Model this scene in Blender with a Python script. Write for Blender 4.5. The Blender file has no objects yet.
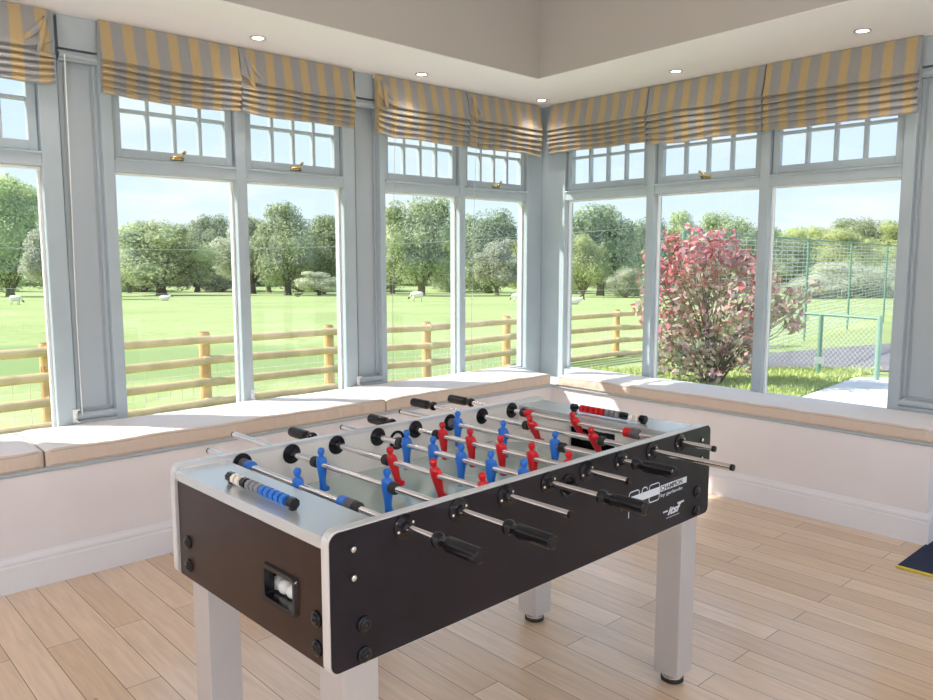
import bpy, bmesh, math, random
from mathutils import Vector, Matrix, noise
random.seed(7)
S = bpy.context.scene
COL = S.collection
R_ = math.radians

# ------------------------------------------------------------------ camera frame
HEAD = R_(47.281); PITCH = R_(6.735); CAMZ = 1.5
FX, FY = math.cos(HEAD), math.sin(HEAD)
RX, RY = math.sin(HEAD), -math.cos(HEAD)
def at(px, D):
    """ground position at depth D (metres) in the direction of photo column px"""
    k = (px - 466.5) / 784.4 * D
    return FX*D + RX*k, FY*D + RY*k
def G(x, y):
    D = x*FX + y*FY
    if D < 0: return -.3
    if D < 24: return -.3 - .02*D
    if D < 150: return -.78 - .033*(D-24)
    return -.78 - .033*126 + (D-150)*.03

# ------------------------------------------------------------------ materials
def nn(nt, t, **k):
    n = nt.nodes.new(t)
    for a, b in k.items(): setattr(n, a, b)
    return n
def mat(name, col, rough=.5, metal=0., spec=.5, var=0., vscale=8., bump=0., bscale=60., coat=0., col2=None, emit=None, estr=0., obvar=0., trans=0.):
    m = bpy.data.materials.new(name); m.use_nodes = True
    nt = m.node_tree; b = nt.nodes['Principled BSDF']
    b.inputs['Base Color'].default_value = (*col, 1)
    b.inputs['Roughness'].default_value = rough
    b.inputs['Metallic'].default_value = metal
    b.inputs['Specular IOR Level'].default_value = spec
    b.inputs['Coat Weight'].default_value = coat
    b.inputs['Coat Roughness'].default_value = .12
    tc = nn(nt, 'ShaderNodeTexCoord')
    out = None
    if var or col2:
        nz = nn(nt, 'ShaderNodeTexNoise'); nz.inputs['Scale'].default_value = vscale; nz.inputs['Detail'].default_value = 4
        nt.links.new(tc.outputs['Object'], nz.inputs['Vector'])
        rp = nn(nt, 'ShaderNodeValToRGB')
        c2 = col2 if col2 else tuple(c*(1-var) for c in col)
        c1 = col if col2 else tuple(min(1, c*(1+var*.5)) for c in col)
        rp.color_ramp.elements[0].position = .38; rp.color_ramp.elements[1].position = .62
        rp.color_ramp.elements[0].color = (*c2, 1); rp.color_ramp.elements[1].color = (*c1, 1)
        nt.links.new(nz.outputs['Fac'], rp.inputs['Fac']); out = rp.outputs['Color']
        nt.links.new(out, b.inputs['Base Color'])
    if obvar:
        oi = nn(nt, 'ShaderNodeObjectInfo'); hs = nn(nt, 'ShaderNodeHueSaturation')
        mr = nn(nt, 'ShaderNodeMapRange'); mr.inputs['To Min'].default_value = 1-obvar; mr.inputs['To Max'].default_value = 1+obvar
        nt.links.new(oi.outputs['Random'], mr.inputs['Value']); nt.links.new(mr.outputs[0], hs.inputs['Value'])
        if out: nt.links.new(out, hs.inputs['Color'])
        else: hs.inputs['Color'].default_value = (*col, 1)
        nt.links.new(hs.outputs[0], b.inputs['Base Color'])
    if bump:
        bz = nn(nt, 'ShaderNodeTexNoise'); bz.inputs['Scale'].default_value = bscale; bz.inputs['Detail'].default_value = 3
        nt.links.new(tc.outputs['Object'], bz.inputs['Vector'])
        bp = nn(nt, 'ShaderNodeBump'); bp.inputs['Strength'].default_value = bump; bp.inputs['Distance'].default_value = .01
        nt.links.new(bz.outputs['Fac'], bp.inputs['Height']); nt.links.new(bp.outputs[0], b.inputs['Normal'])
    if emit:
        b.inputs['Emission Color'].default_value = (*emit, 1); b.inputs['Emission Strength'].default_value = estr
    return m
M = {}
M['wall'] = mat('wall_paint', (.82, .78, .785), .85, var=.02, vscale=3)
M['skirt'] = mat('baseboard_paint', (.82, .81, .84), .45)
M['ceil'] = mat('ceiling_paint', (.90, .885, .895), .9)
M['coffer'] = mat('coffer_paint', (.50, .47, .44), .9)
M['frame'] = mat('grey_blue_paint', (.415, .485, .525), .42, var=.03, vscale=6)
M['pilaster'] = mat('grey_panel_paint', (.42, .475, .51), .45)
M['brass'] = mat('brass', (.75, .55, .22), .25, 1)
M['white_plastic'] = mat('white_plastic', (.85, .85, .83), .4)
M['chain'] = mat('cord_plastic', (.55, .54, .52), .5)
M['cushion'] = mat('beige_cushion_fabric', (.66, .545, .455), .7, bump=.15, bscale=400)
def pleats(m):
    nt = m.node_tree; b = nt.nodes['Principled BSDF']; tc = nn(nt, 'ShaderNodeTexCoord'); mp = nn(nt, 'ShaderNodeMapping'); mp.inputs['Scale'].default_value = (30, 30, 4)
    nt.links.new(tc.outputs['Object'], mp.inputs[0]); nz = nn(nt, 'ShaderNodeTexNoise'); nz.inputs['Scale'].default_value = 1; nz.inputs['Detail'].default_value = 3; nt.links.new(mp.outputs[0], nz.inputs[0])
    bp = nn(nt, 'ShaderNodeBump'); bp.inputs['Strength'].default_value = .6; bp.inputs['Distance'].default_value = .012; nt.links.new(nz.outputs['Fac'], bp.inputs['Height'])
    nt.links.new(bp.outputs[0], b.inputs['Normal'])
pleats(M['cushion'])
M['cushion_top'] = mat('cushion_top_lit', (.80, .765, .75), .8, bump=.12, bscale=350)  # same cushion fabric, with sky light and sheen on top put into the colour
M['piping'] = mat('cushion_piping', (.50, .43, .38), .8)
M['black_lam'] = mat('black_laminate', (.010, .009, .015), .34, spec=.28, coat=.10, var=.25, vscale=14)
M['brown_lam'] = mat('dark_brown_laminate', (.020, .0065, .004), .3, spec=.25, coat=.2, var=.25, vscale=9)
M['silver'] = mat('silver_board', (.62, .66, .68), .22, .5)
M['silver_edge'] = mat('silver_edge_band', (.68, .68, .68), .28, .35)
M['ivory'] = mat('grey_ivory_inner_wall', (.74, .71, .66), .4)
M['field'] = mat('pale_green_playfield', (.46, .60, .56), .12, coat=.5)
M['fieldline'] = mat('playfield_line', (.62, .70, .68), .2)
M['leg'] = mat('brushed_aluminium', (.62, .62, .64), .34, .55)
M['chrome'] = mat('chrome', (.82, .82, .84), .12, 1)
M['blackp'] = mat('black_plastic', (.008, .008, .011), .16, spec=.4)
M['blackr'] = mat('black_rubber', (.02, .02, .022), .6)
M['greyp'] = mat('grey_plastic', (.22, .22, .24), .4)
M['greyr'] = mat('grey_rubber', (.11, .10, .11), .55)
M['bluep'] = mat('blue_plastic', (.016, .15, .58), .35)
M['redp'] = mat('red_plastic', (.62, .008, .015), .35)
M['whitep'] = mat('cream_plastic', (.85, .76, .68), .4)
M['ball'] = mat('white_ball', (.85, .82, .78), .5)
M['print'] = mat('white_print', (.68, .74, .82), .5)
M['mat_navy'] = mat('navy_mat_pile', (.012, .022, .06), .95, bump=.5, bscale=300, var=.4, vscale=120)
M['mat_yellow'] = mat('yellow_mat_edge', (.65, .50, .05), .6)
M['timber'] = mat('pale_fence_timber', (.70, .52, .30), .8, var=.18, vscale=3, bump=.2)
M['timber_post'] = mat('fence_post_timber', (.66, .44, .20), .8, var=.2, vscale=3)
M['timber_top'] = mat('cut_post_end', (.30, .17, .10), .8)
M['wire'] = mat('galvanised_wire', (.75, .76, .74), .5, .2)
M['greenmetal'] = mat('green_painted_steel', (.15, .29, .22), .5)
M['greenlight'] = mat('light_green_steel', (.26, .42, .33), .5)
M['palegreen'] = mat('pale_green_wire', (.62, .68, .64), .6)
M['tarmac'] = mat('tarmac', (.20, .185, .20), .9, var=.15, vscale=2, bump=.3)
M['bark'] = mat('bark', (.16, .12, .09), .9, var=.3, vscale=4)
M['fleece'] = mat('sheep_fleece', (.80, .77, .70), .95, bump=.5, bscale=20)
M['dark_fleece'] = mat('dark_sheep_fleece', (.06, .05, .045), .95)
M['sheep_face'] = mat('sheep_face', (.10, .09, .08), .8)
M['cable'] = mat('cable', (.35, .36, .36), .6)

def leafmat(name, c1, c2, scale=1.2, trans=.48):
    m = bpy.data.materials.new(name); m.use_nodes = True; nt = m.node_tree; b = nt.nodes['Principled BSDF']
    b.inputs['Roughness'].default_value = .6; b.inputs['Specular IOR Level'].default_value = .2
    g = nn(nt, 'ShaderNodeNewGeometry'); tc = nn(nt, 'ShaderNodeTexCoord')
    nz = nn(nt, 'ShaderNodeTexNoise'); nz.inputs['Scale'].default_value = scale; nz.inputs['Detail'].default_value = 2
    nt.links.new(tc.outputs['Object'], nz.inputs['Vector'])
    ad = nn(nt, 'ShaderNodeMath', operation='ADD'); nt.links.new(nz.outputs['Fac'], ad.inputs[0])
    mu = nn(nt, 'ShaderNodeMath', operation='MULTIPLY'); nt.links.new(g.outputs['Random Per Island'], mu.inputs[0]); mu.inputs[1].default_value = .6
    nt.links.new(mu.outputs[0], ad.inputs[1])
    rp = nn(nt, 'ShaderNodeValToRGB'); rp.color_ramp.elements[0].position = .5; rp.color_ramp.elements[1].position = 1.05 if False else 1.0
    rp.color_ramp.elements[0].color = (*c1, 1); rp.color_ramp.elements[1].color = (*c2, 1)
    nt.links.new(ad.outputs[0], rp.inputs['Fac'])
    oi = nn(nt, 'ShaderNodeObjectInfo'); hs = nn(nt, 'ShaderNodeHueSaturation'); mr = nn(nt, 'ShaderNodeMapRange')
    mr.inputs['To Min'].default_value = .82; mr.inputs['To Max'].default_value = 1.15
    nt.links.new(oi.outputs['Random'], mr.inputs['Value']); nt.links.new(mr.outputs[0], hs.inputs['Value'])
    nt.links.new(rp.outputs[0], hs.inputs['Color']); nt.links.new(hs.outputs[0], b.inputs['Base Color'])
    tr = nn(nt, 'ShaderNodeBsdfTranslucent'); nt.links.new(hs.outputs[0], tr.inputs['Color'])
    mx = nn(nt, 'ShaderNodeMixShader'); mx.inputs[0].default_value = trans
    nt.links.new(b.outputs[0], mx.inputs[1]); nt.links.new(tr.outputs[0], mx.inputs[2])
    nt.links.new(mx.outputs[0], nt.nodes['Material Output'].inputs[0])
    return m
M['leaf_mid'] = leafmat('mid_green_foliage', (.27, .34, .17), (.64, .70, .42))  # distance haze is put into these lightened foliage colours
M['leaf_dark'] = leafmat('dark_green_foliage', (.21, .28, .17), (.54, .60, .40))
M['leaf_pale'] = leafmat('pale_grey_green_foliage', (.42, .45, .33), (.70, .72, .56))
M['leaf_light'] = leafmat('bright_green_foliage', (.32, .42, .18), (.62, .70, .38))
M['leaf_yellow'] = leafmat('yellow_green_foliage', (.36, .42, .18), (.64, .68, .36))

def redleaf():
    m = leafmat('red_and_green_leaves', (.2, .1, .08), (.6, .2, .2), 1.0, .3)
    nt = m.node_tree
    rp = [n for n in nt.nodes if n.type == 'VALTORGB'][0]
    cr = rp.color_ramp
    cr.elements[0].position = .42; cr.elements[0].color = (.36, .40, .22, 1)
    cr.elements[1].position = 1.05 if False else 1.0; cr.elements[1].color = (.66, .20, .20, 1)
    e = cr.elements.new(.58); e.color = (.58, .50, .38, 1)
    e = cr.elements.new(.72); e.color = (.72, .50, .50, 1)
    e = cr.elements.new(.86); e.color = (.66, .30, .32, 1)
    # higher leaves redder: driven by object height
    tc = [n for n in nt.nodes if n.type == 'TEX_COORD'][0]
    sp = nn(nt, 'ShaderNodeSeparateXYZ'); nt.links.new(tc.outputs['Object'], sp.inputs[0])
    mr = nn(nt, 'ShaderNodeMapRange'); mr.inputs['From Min'].default_value = .3; mr.inputs['From Max'].default_value = 2.6
    mr.inputs['To Min'].default_value = -.20; mr.inputs['To Max'].default_value = .10
    nt.links.new(sp.outputs['Z'], mr.inputs['Value'])
    ad = nn(nt, 'ShaderNodeMath', operation='ADD')
    old = rp.inputs['Fac'].links[0].from_socket
    nt.links.new(old, ad.inputs[0]); nt.links.new(mr.outputs[0], ad.inputs[1]); nt.links.new(ad.outputs[0], rp.inputs['Fac'])
    return m
M['leaf_red'] = redleaf()

def glassmat():
    m = bpy.data.materials.new('window_glass'); m.use_nodes = True; nt = m.node_tree; nt.nodes.clear()
    o = nn(nt, 'ShaderNodeOutputMaterial'); t = nn(nt, 'ShaderNodeBsdfTransparent'); g = nn(nt, 'ShaderNodeBsdfGlossy')
    t.inputs[0].default_value = (.98, .99, .985, 1); g.inputs['Roughness'].default_value = .0
    lw = nn(nt, 'ShaderNodeLayerWeight'); lw.inputs['Blend'].default_value = .5
    pw = nn(nt, 'ShaderNodeMath', operation='POWER'); pw.inputs[1].default_value = 4.
    nt.links.new(lw.outputs['Facing'], pw.inputs[0])
    mr = nn(nt, 'ShaderNodeMapRange'); mr.inputs['To Min'].default_value = .035; mr.inputs['To Max'].default_value = .5
    nt.links.new(pw.outputs[0], mr.inputs['Value'])
    mx = nn(nt, 'ShaderNodeMixShader'); nt.links.new(mr.outputs[0], mx.inputs[0])
    nt.links.new(t.outputs[0], mx.inputs[1]); nt.links.new(g.outputs[0], mx.inputs[2]); nt.links.new(mx.outputs[0], o.inputs[0])
    return m
M['glass'] = glassmat()

def floormat():
    m = bpy.data.materials.new('oak_floorboards'); m.use_nodes = True; nt = m.node_tree; b = nt.nodes['Principled BSDF']; L = nt.links
    tc = nn(nt, 'ShaderNodeTexCoord')
    mp = nn(nt, 'ShaderNodeMapping'); mp.inputs['Rotation'].default_value = (0, 0, R_(90)); L.new(tc.outputs['Object'], mp.inputs[0])
    br = nn(nt, 'ShaderNodeTexBrick'); br.offset = .37; br.offset_frequency = 2; br.squash = 1
    br.inputs['Scale'].default_value = 1; br.inputs['Brick Width'].default_value = 1.35; br.inputs['Row Height'].default_value = .124
    br.inputs['Mortar Size'].default_value = .0016; br.inputs['Mortar Smooth'].default_value = .3; br.inputs['Bias'].default_value = 0
    br.inputs['Color1'].default_value = (0, 0, 0, 1); br.inputs['Color2'].default_value = (1, 1, 1, 1); br.inputs['Mortar'].default_value = (.5, .5, .5, 1)
    L.new(mp.outputs[0], br.inputs['Vector'])
    rp = nn(nt, 'ShaderNodeValToRGB'); cr = rp.color_ramp
    cr.elements[0].color = (.64, .425, .25, 1); cr.elements[1].color = (.79, .58, .39, 1)
    e = cr.elements.new(.5); e.color = (.72, .505, .32, 1)
    L.new(br.outputs['Color'], rp.inputs['Fac'])
    # grain
    mg = nn(nt, 'ShaderNodeMapping'); mg.inputs['Scale'].default_value = (22, 1.6, 1); L.new(tc.outputs['Object'], mg.inputs[0])
    ng = nn(nt, 'ShaderNodeTexNoise'); ng.inputs['Scale'].default_value = 2.2; ng.inputs['Detail'].default_value = 6; ng.inputs['Distortion'].default_value = .6
    L.new(mg.outputs[0], ng.inputs['Vector'])
    gr = nn(nt, 'ShaderNodeMapRange'); gr.inputs['From Min'].default_value = .3; gr.inputs['From Max'].default_value = .7
    gr.inputs['To Min'].default_value = .84; gr.inputs['To Max'].default_value = 1.06; L.new(ng.outputs['Fac'], gr.inputs['Value'])
    m1 = nn(nt, 'ShaderNodeMix', data_type='RGBA', blend_type='MULTIPLY'); m1.inputs[0].default_value = 1
    L.new(rp.outputs[0], m1.inputs[6]); L.new(gr.outputs[0], m1.inputs[7])
    # knots
    mk = nn(nt, 'ShaderNodeMapping'); mk.inputs['Scale'].default_value = (1.5, 1, 1); L.new(tc.outputs['Object'], mk.inputs[0])
    vk = nn(nt, 'ShaderNodeTexVoronoi'); vk.inputs['Scale'].default_value = 2.3; L.new(mk.outputs[0], vk.inputs['Vector'])
    kr = nn(nt, 'ShaderNodeValToRGB'); kr.color_ramp.elements[0].position = .012; kr.color_ramp.elements[1].position = .035
    kr.color_ramp.elements[0].color = (.18, .12, .09, 1); kr.color_ramp.elements[1].color = (1, 1, 1, 1)
    L.new(vk.outputs['Distance'], kr.inputs[0])
    m2 = nn(nt, 'ShaderNodeMix', data_type='RGBA', blend_type='MULTIPLY'); m2.inputs[0].default_value = .85
    L.new(m1.outputs[2], m2.inputs[6]); L.new(kr.outputs[0], m2.inputs[7])
    m3 = nn(nt, 'ShaderNodeMix', data_type='RGBA', blend_type='MIX'); L.new(br.outputs['Fac'], m3.inputs[0])
    L.new(m2.outputs[2], m3.inputs[6]); m3.inputs[7].default_value = (.13, .075, .045, 1)
    L.new(m3.outputs[2], b.inputs['Base Color'])
    rr = nn(nt, 'ShaderNodeMapRange'); rr.inputs['To Min'].default_value = .30; rr.inputs['To Max'].default_value = .46
    L.new(ng.outputs['Fac'], rr.inputs['Value']); L.new(rr.outputs[0], b.inputs['Roughness'])
    b.inputs['Specular IOR Level'].default_value = .6; b.inputs['Coat Weight'].default_value = 1.; b.inputs['Coat Roughness'].default_value = .2
    bp = nn(nt, 'ShaderNodeBump'); bp.inputs['Strength'].default_value = .25; bp.inputs['Distance'].default_value = .002
    iv = nn(nt, 'ShaderNodeMath', operation='SUBTRACT'); iv.inputs[0].default_value = 1; L.new(br.outputs['Fac'], iv.inputs[1])
    L.new(iv.outputs[0], bp.inputs['Height']); L.new(bp.outputs[0], b.inputs['Normal'])
    return m
M['floor'] = floormat()

def blindmat():
    m = bpy.data.materials.new('striped_gold_and_grey_silk'); m.use_nodes = True; nt = m.node_tree; b = nt.nodes['Principled BSDF']; L = nt.links
    uv = nn(nt, 'ShaderNodeUVMap'); uv.uv_map = 'UVMap'
    sp = nn(nt, 'ShaderNodeSeparateXYZ'); L.new(uv.outputs[0], sp.inputs[0])
    tc = nn(nt, 'ShaderNodeTexCoord'); nz = nn(nt, 'ShaderNodeTexNoise'); nz.inputs['Scale'].default_value = 5; L.new(tc.outputs['Object'], nz.inputs['Vector'])
    mu = nn(nt, 'ShaderNodeMath', operation='MULTIPLY_ADD'); L.new(nz.outputs['Fac'], mu.inputs[0]); mu.inputs[1].default_value = .02; L.new(sp.outputs['X'], mu.inputs[2])
    dv = nn(nt, 'ShaderNodeMath', operation='DIVIDE'); L.new(mu.outputs[0], dv.inputs[0]); dv.inputs[1].default_value = .118
    fr = nn(nt, 'ShaderNodeMath', operation='FRACT'); L.new(dv.outputs[0], fr.inputs[0])
    rp = nn(nt, 'ShaderNodeValToRGB'); cr = rp.color_ramp
    cr.elements[0].position = 0; cr.elements[0].color = (.29, .29, .295, 1)
    cr.elements[1].position = .50; cr.elements[1].color = (.29, .29, .295, 1)
    for p, c in ((.54, (.46, .335, .17, 1)), (.96, (.46, .335, .17, 1)), (1.0, (.29, .29, .295, 1))):
        e = cr.elements.new(p); e.color = c
    L.new(fr.outputs[0], rp.inputs[0])
    L.new(rp.outputs[0], b.inputs['Base Color'])
    b.inputs['Roughness'].default_value = .5; b.inputs['Sheen Weight'].default_value = .3; b.inputs['Specular IOR Level'].default_value = .35
    n2 = nn(nt, 'ShaderNodeTexNoise'); n2.inputs['Scale'].default_value = 14; n2.inputs['Detail'].default_value = 3
    m2 = nn(nt, 'ShaderNodeMapping'); m2.inputs['Scale'].default_value = (1, 1, .5); L.new(tc.outputs['Object'], m2.inputs[0]); L.new(m2.outputs[0], n2.inputs['Vector'])
    bp = nn(nt, 'ShaderNodeBump'); bp.inputs['Strength'].default_value = .6; bp.inputs['Distance'].default_value = .02
    L.new(n2.outputs['Fac'], bp.inputs['Height']); L.new(bp.outputs[0], b.inputs['Normal'])
    return m
M['blind'] = blindmat()

def groundmat(name, c1, c2, c3, s1=.5, s2=6.):
    m = bpy.data.materials.new(name); m.use_nodes = True; nt = m.node_tree; b = nt.nodes['Principled BSDF']; L = nt.links
    b.inputs['Roughness'].default_value = .9; b.inputs['Specular IOR Level'].default_value = .1
    tc = nn(nt, 'ShaderNodeTexCoord')
    a = nn(nt, 'ShaderNodeTexNoise'); a.inputs['Scale'].default_value = s1; a.inputs['Detail'].default_value = 6; L.new(tc.outputs['Object'], a.inputs['Vector'])
    c = nn(nt, 'ShaderNodeTexNoise'); c.inputs['Scale'].default_value = s2; c.inputs['Detail'].default_value = 5; L.new(tc.outputs['Object'], c.inputs['Vector'])
    r = nn(nt, 'ShaderNodeValToRGB'); r.color_ramp.elements[0].position = .35; r.color_ramp.elements[1].position = .65
    r.color_ramp.elements[0].color = (*c1, 1); r.color_ramp.elements[1].color = (*c2, 1); L.new(a.outputs['Fac'], r.inputs[0])
    q = nn(nt, 'ShaderNodeValToRGB'); q.color_ramp.elements[0].position = .5; q.color_ramp.elements[1].position = .72
    q.color_ramp.elements[0].color = (0, 0, 0, 1); q.color_ramp.elements[1].color = (1, 1, 1, 1); L.new(c.outputs['Fac'], q.inputs[0])
    mx = nn(nt, 'ShaderNodeMix', data_type='RGBA'); L.new(q.outputs[0], mx.inputs[0]); L.new(r.outputs[0], mx.inputs[6]); mx.inputs[7].default_value = (*c3, 1)
    L.new(mx.outputs[2], b.inputs['Base Color'])
    return m
M['grass'] = groundmat('field_grass', (.295, .36, .14), (.375, .435, .195), (.25, .32, .12), .12, 2.5)
def rough_band():
    # a strip of longer, darker grass growing along the far side of the timber fence
    nt = M['grass'].node_tree; L = nt.links; b = nt.nodes['Principled BSDF']; src = b.inputs['Base Color'].links[0].from_socket
    tc = nn(nt, 'ShaderNodeTexCoord')
    def dot(v):
        d = nn(nt, 'ShaderNodeVectorMath', operation='DOT_PRODUCT'); L.new(tc.outputs['Object'], d.inputs[0]); d.inputs[1].default_value = v; return d.outputs['Value']
    nz = nn(nt, 'ShaderNodeTexNoise'); nz.inputs['Scale'].default_value = .9; nz.inputs['Detail'].default_value = 5; L.new(tc.outputs['Object'], nz.inputs[0])
    def wob(sock, k):
        m = nn(nt, 'ShaderNodeMath', operation='MULTIPLY_ADD'); L.new(nz.outputs['Fac'], m.inputs[0]); m.inputs[1].default_value = k; L.new(sock, m.inputs[2]); return m.outputs[0]
    def ramp(sock, a, c):
        m = nn(nt, 'ShaderNodeMapRange'); m.interpolation_type = 'SMOOTHSTEP'; m.inputs['From Min'].default_value = a; m.inputs['From Max'].default_value = c; L.new(sock, m.inputs['Value']); return m.outputs[0]
    D = wob(dot((FX, FY, 0)), 4.); K = dot((RX, RY, 0))
    a, c, e = ramp(D, 14.2, 15.6), ramp(D, 22.5, 20.), ramp(K, 2.6, 1.2)
    m1 = nn(nt, 'ShaderNodeMath', operation='MULTIPLY'); L.new(a, m1.inputs[0]); L.new(c, m1.inputs[1])
    m2 = nn(nt, 'ShaderNodeMath', operation='MULTIPLY'); L.new(m1.outputs[0], m2.inputs[0]); L.new(e, m2.inputs[1])
    m3 = nn(nt, 'ShaderNodeMath', operation='MULTIPLY'); L.new(m2.outputs[0], m3.inputs[0]); m3.inputs[1].default_value = .85
    mx = nn(nt, 'ShaderNodeMix', data_type='RGBA'); L.new(m3.outputs[0], mx.inputs[0]); L.new(src, mx.inputs[6]); mx.inputs[7].default_value = (.22, .30, .12, 1)
    L.new(mx.outputs[2], b.inputs['Base Color'])
rough_band()
M['lawn'] = groundmat('lawn_blades', (.48, .56, .20), (.64, .70, .32), (.40, .50, .16), .8, 6)
M['paving'] = groundmat('pale_stone_paving', (.74, .69, .63), (.84, .79, .72), (.66, .6, .54), 1, 5)

# ------------------------------------------------------------------ mesh builder
class MB:
    def __init__(s): s.bm = bmesh.new()
    def box(s, x0, x1, y0, y1, z0, z1):
        v = [s.bm.verts.new(p) for p in ((x0,y0,z0),(x1,y0,z0),(x1,y1,z0),(x0,y1,z0),(x0,y0,z1),(x1,y0,z1),(x1,y1,z1),(x0,y1,z1))]
        for f in ((0,3,2,1),(4,5,6,7),(0,1,5,4),(1,2,6,5),(2,3,7,6),(3,0,4,7)): s.bm.faces.new([v[i] for i in f])
        return s
    def lathe(s, prof, axis='Z', c=(0,0,0), n=20, caps=True, sx=1., sy=1.):
        rings = []
        for r, h in prof:
            ring = []
            for i in range(n):
                a = 2*math.pi*i/n; p = (math.cos(a)*r*sx, math.sin(a)*r*sy, h)
                if axis == 'Y': p = (p[0], h, p[1])
                elif axis == 'X': p = (h, p[0], p[1])
                ring.append(s.bm.verts.new((p[0]+c[0], p[1]+c[1], p[2]+c[2])))
            rings.append(ring)
        for a, b in zip(rings, rings[1:]):
            for i in range(n): s.bm.faces.new((a[i], a[(i+1)%n], b[(i+1)%n], b[i]))
        if caps: s.bm.faces.new(rings[0][::-1]); s.bm.faces.new(rings[-1])
        return s
    def tube(s, pts, r, n=8, caps=True):
        pts = [Vector(p) for p in pts]; rings = []
        for i, p in enumerate(pts):
            d = (pts[min(i+1, len(pts)-1)] - pts[max(i-1, 0)]).normalized()
            up = Vector((0,0,1)) if abs(d.z) < .9 else Vector((1,0,0))
            u = d.cross(up).normalized(); w = d.cross(u)
            rr = r[i] if isinstance(r, (list, tuple)) else r
            rings.append([s.bm.verts.new(p + u*math.cos(2*math.pi*k/n)*rr + w*math.sin(2*math.pi*k/n)*rr) for k in range(n)])
        for a, b in zip(rings, rings[1:]):
            for i in range(n): s.bm.faces.new((a[i], b[i], b[(i+1)%n], a[(i+1)%n]))
        if caps: s.bm.faces.new(rings[0]); s.bm.faces.new(rings[-1][::-1])
        return s
    def prism(s, poly, axis, h0, h1):
        """polygon of 2D points extruded along axis: X->(h,a,b) Y->(a,h,b) Z->(a,b,h)"""
        def P(a, b, h): return {'X': (h,a,b), 'Y': (a,h,b), 'Z': (a,b,h)}[axis]
        A = [s.bm.verts.new(P(a, b, h0)) for a, b in poly]; B = [s.bm.verts.new(P(a, b, h1)) for a, b in poly]
        n = len(poly)
        s.bm.faces.new(A[::-1]); s.bm.faces.new(B)
        for i in range(n): s.bm.faces.new((A[i], A[(i+1)%n], B[(i+1)%n], B[i]))
        return s
    def quad(s, *p): s.bm.faces.new([s.bm.verts.new(q) for q in p]); return s
    def sphere(s, c, r, sub=2, sc=(1,1,1)):
        m = Matrix.Translation(c) @ Matrix.Diagonal((*sc, 1))
        bmesh.ops.create_icosphere(s.bm, subdivisions=sub, radius=r, matrix=m); return s
    def build(s, name, m, parent=None, smooth=False, bevel=0., loc=None, rot=None):
        bmesh.ops.recalc_face_normals(s.bm, faces=s.bm.faces)
        me = bpy.data.meshes.new(name); s.bm.to_mesh(me); s.bm.free()
        for mm in (m if isinstance(m, (list, tuple)) else [m]): me.materials.append(mm)
        o = bpy.data.objects.new(name, me); COL.objects.link(o)
        if smooth:
            for p in me.polygons: p.use_smooth = True
            if smooth == 'auto':
                me.set_sharp_from_angle(angle=R_(35))
        if parent: o.parent = parent
        if loc: o.location = loc
        if rot: o.rotation_euler = rot
        if bevel:
            b = o.modifiers.new('bevel', 'BEVEL'); b.width = bevel; b.segments = 2; b.limit_method = 'ANGLE'; b.angle_limit = R_(40)
        return o
def rrect(a0, a1, b0, b1, r, n=5):
    rs = r if isinstance(r, tuple) else (r,)*4   # bl br tr tl
    out = []
    for (cx, cy, st, q) in ((a0, b0, 180, 0), (a1, b0, 270, 1), (a1, b1, 0, 2), (a0, b1, 90, 3)):
        rr = rs[q]; ox = cx + (rr if cx == a0 else -rr); oy = cy + (rr if cy == b0 else -rr)
        for i in range(n+1):
            t = R_(st + 90*i/n); out.append((ox + rr*math.cos(t), oy + rr*math.sin(t)))
    return out
def tag(o, label=None, cat=None, group=None, kind=None):
    if label: o['label'] = label
    if cat: o['category'] = cat
    if group: o['group'] = group
    if kind: o['kind'] = kind
    return o
def empty(name, loc=(0,0,0), rz=0.):
    o = bpy.data.objects.new(name, None); COL.objects.link(o); o.location = loc; o.rotation_euler = (0,0,rz); o.empty_display_size = .1
    return o
def copy_tree(o, parent=None):
    c = o.copy(); COL.objects.link(c)
    if parent: c.parent = parent
    for ch in list(o.children): copy_tree(ch, c)
    return c
def struct(o, label=None): o['kind'] = 'structure'; o['label'] = label or o.name.replace('_', ' '); o['category'] = 'room'; return o

# ================================================================== ROOM
YA, XB, CZ = 4.36, 4.87, 2.71
SY, SX = 3.87, 4.46          # bench fronts
X0, Y0 = -2.6, -2.6
BE = 1.27                    # end of right bench
o = MB().box(X0, XB+.15, Y0, YA+.15, -.02, 0).build('floor', M['floor']); struct(o, 'pale oak floorboards')
# lower walls of the benches
o = MB().box(X0, SX, SY, YA+.15, 0.0, .525).build('wall_left', M['wall']); struct(o, 'white painted seat wall under the left windows')
o = MB().box(SX, XB+.15, BE, YA+.15, 0.0, .525).build('wall_right', M['wall']); struct(o, 'white painted seat wall under the right windows')
def skirting(name, pts, label):
    """profile swept along a 2D polyline, room side on the left of travel"""
    prof = [(0,0),(.020,0),(.020,.118),(.016,.124),(.016,.130),(.019,.136),(.017,.146),(.010,.156),(.006,.166),(0,.166)]
    mb = MB(); rings = []
    P = [Vector(p) for p in pts]
    for i, p in enumerate(P):
        a = (P[i]-P[i-1]).normalized() if i else (P[1]-P[0]).normalized()
        b = (P[i+1]-P[i]).normalized() if i < len(P)-1 else a
        na, nb = Vector((-a.y, a.x)), Vector((-b.y, b.x)); n = (na+nb); n = n/(n.dot(na))
        rings.append([mb.bm.verts.new((p.x+n.x*d, p.y+n.y*d, z)) for d, z in prof])
    k = len(prof)
    for a, b in zip(rings, rings[1:]):
        for i in range(k-1): mb.bm.faces.new((a[i], b[i], b[i+1], a[i+1]))
    mb.bm.faces.new(rings[0]); mb.bm.faces.new(rings[-1][::-1])
    return struct(mb.build(name, M['skirt']), label)
skirting('baseboard_left', [(SX, SY), (X0, SY)], 'moulded white baseboard below the left bench')
skirting('baseboard_right', [(XB, BE), (SX, BE), (SX, SY)], 'moulded white baseboard below the right bench')
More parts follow.
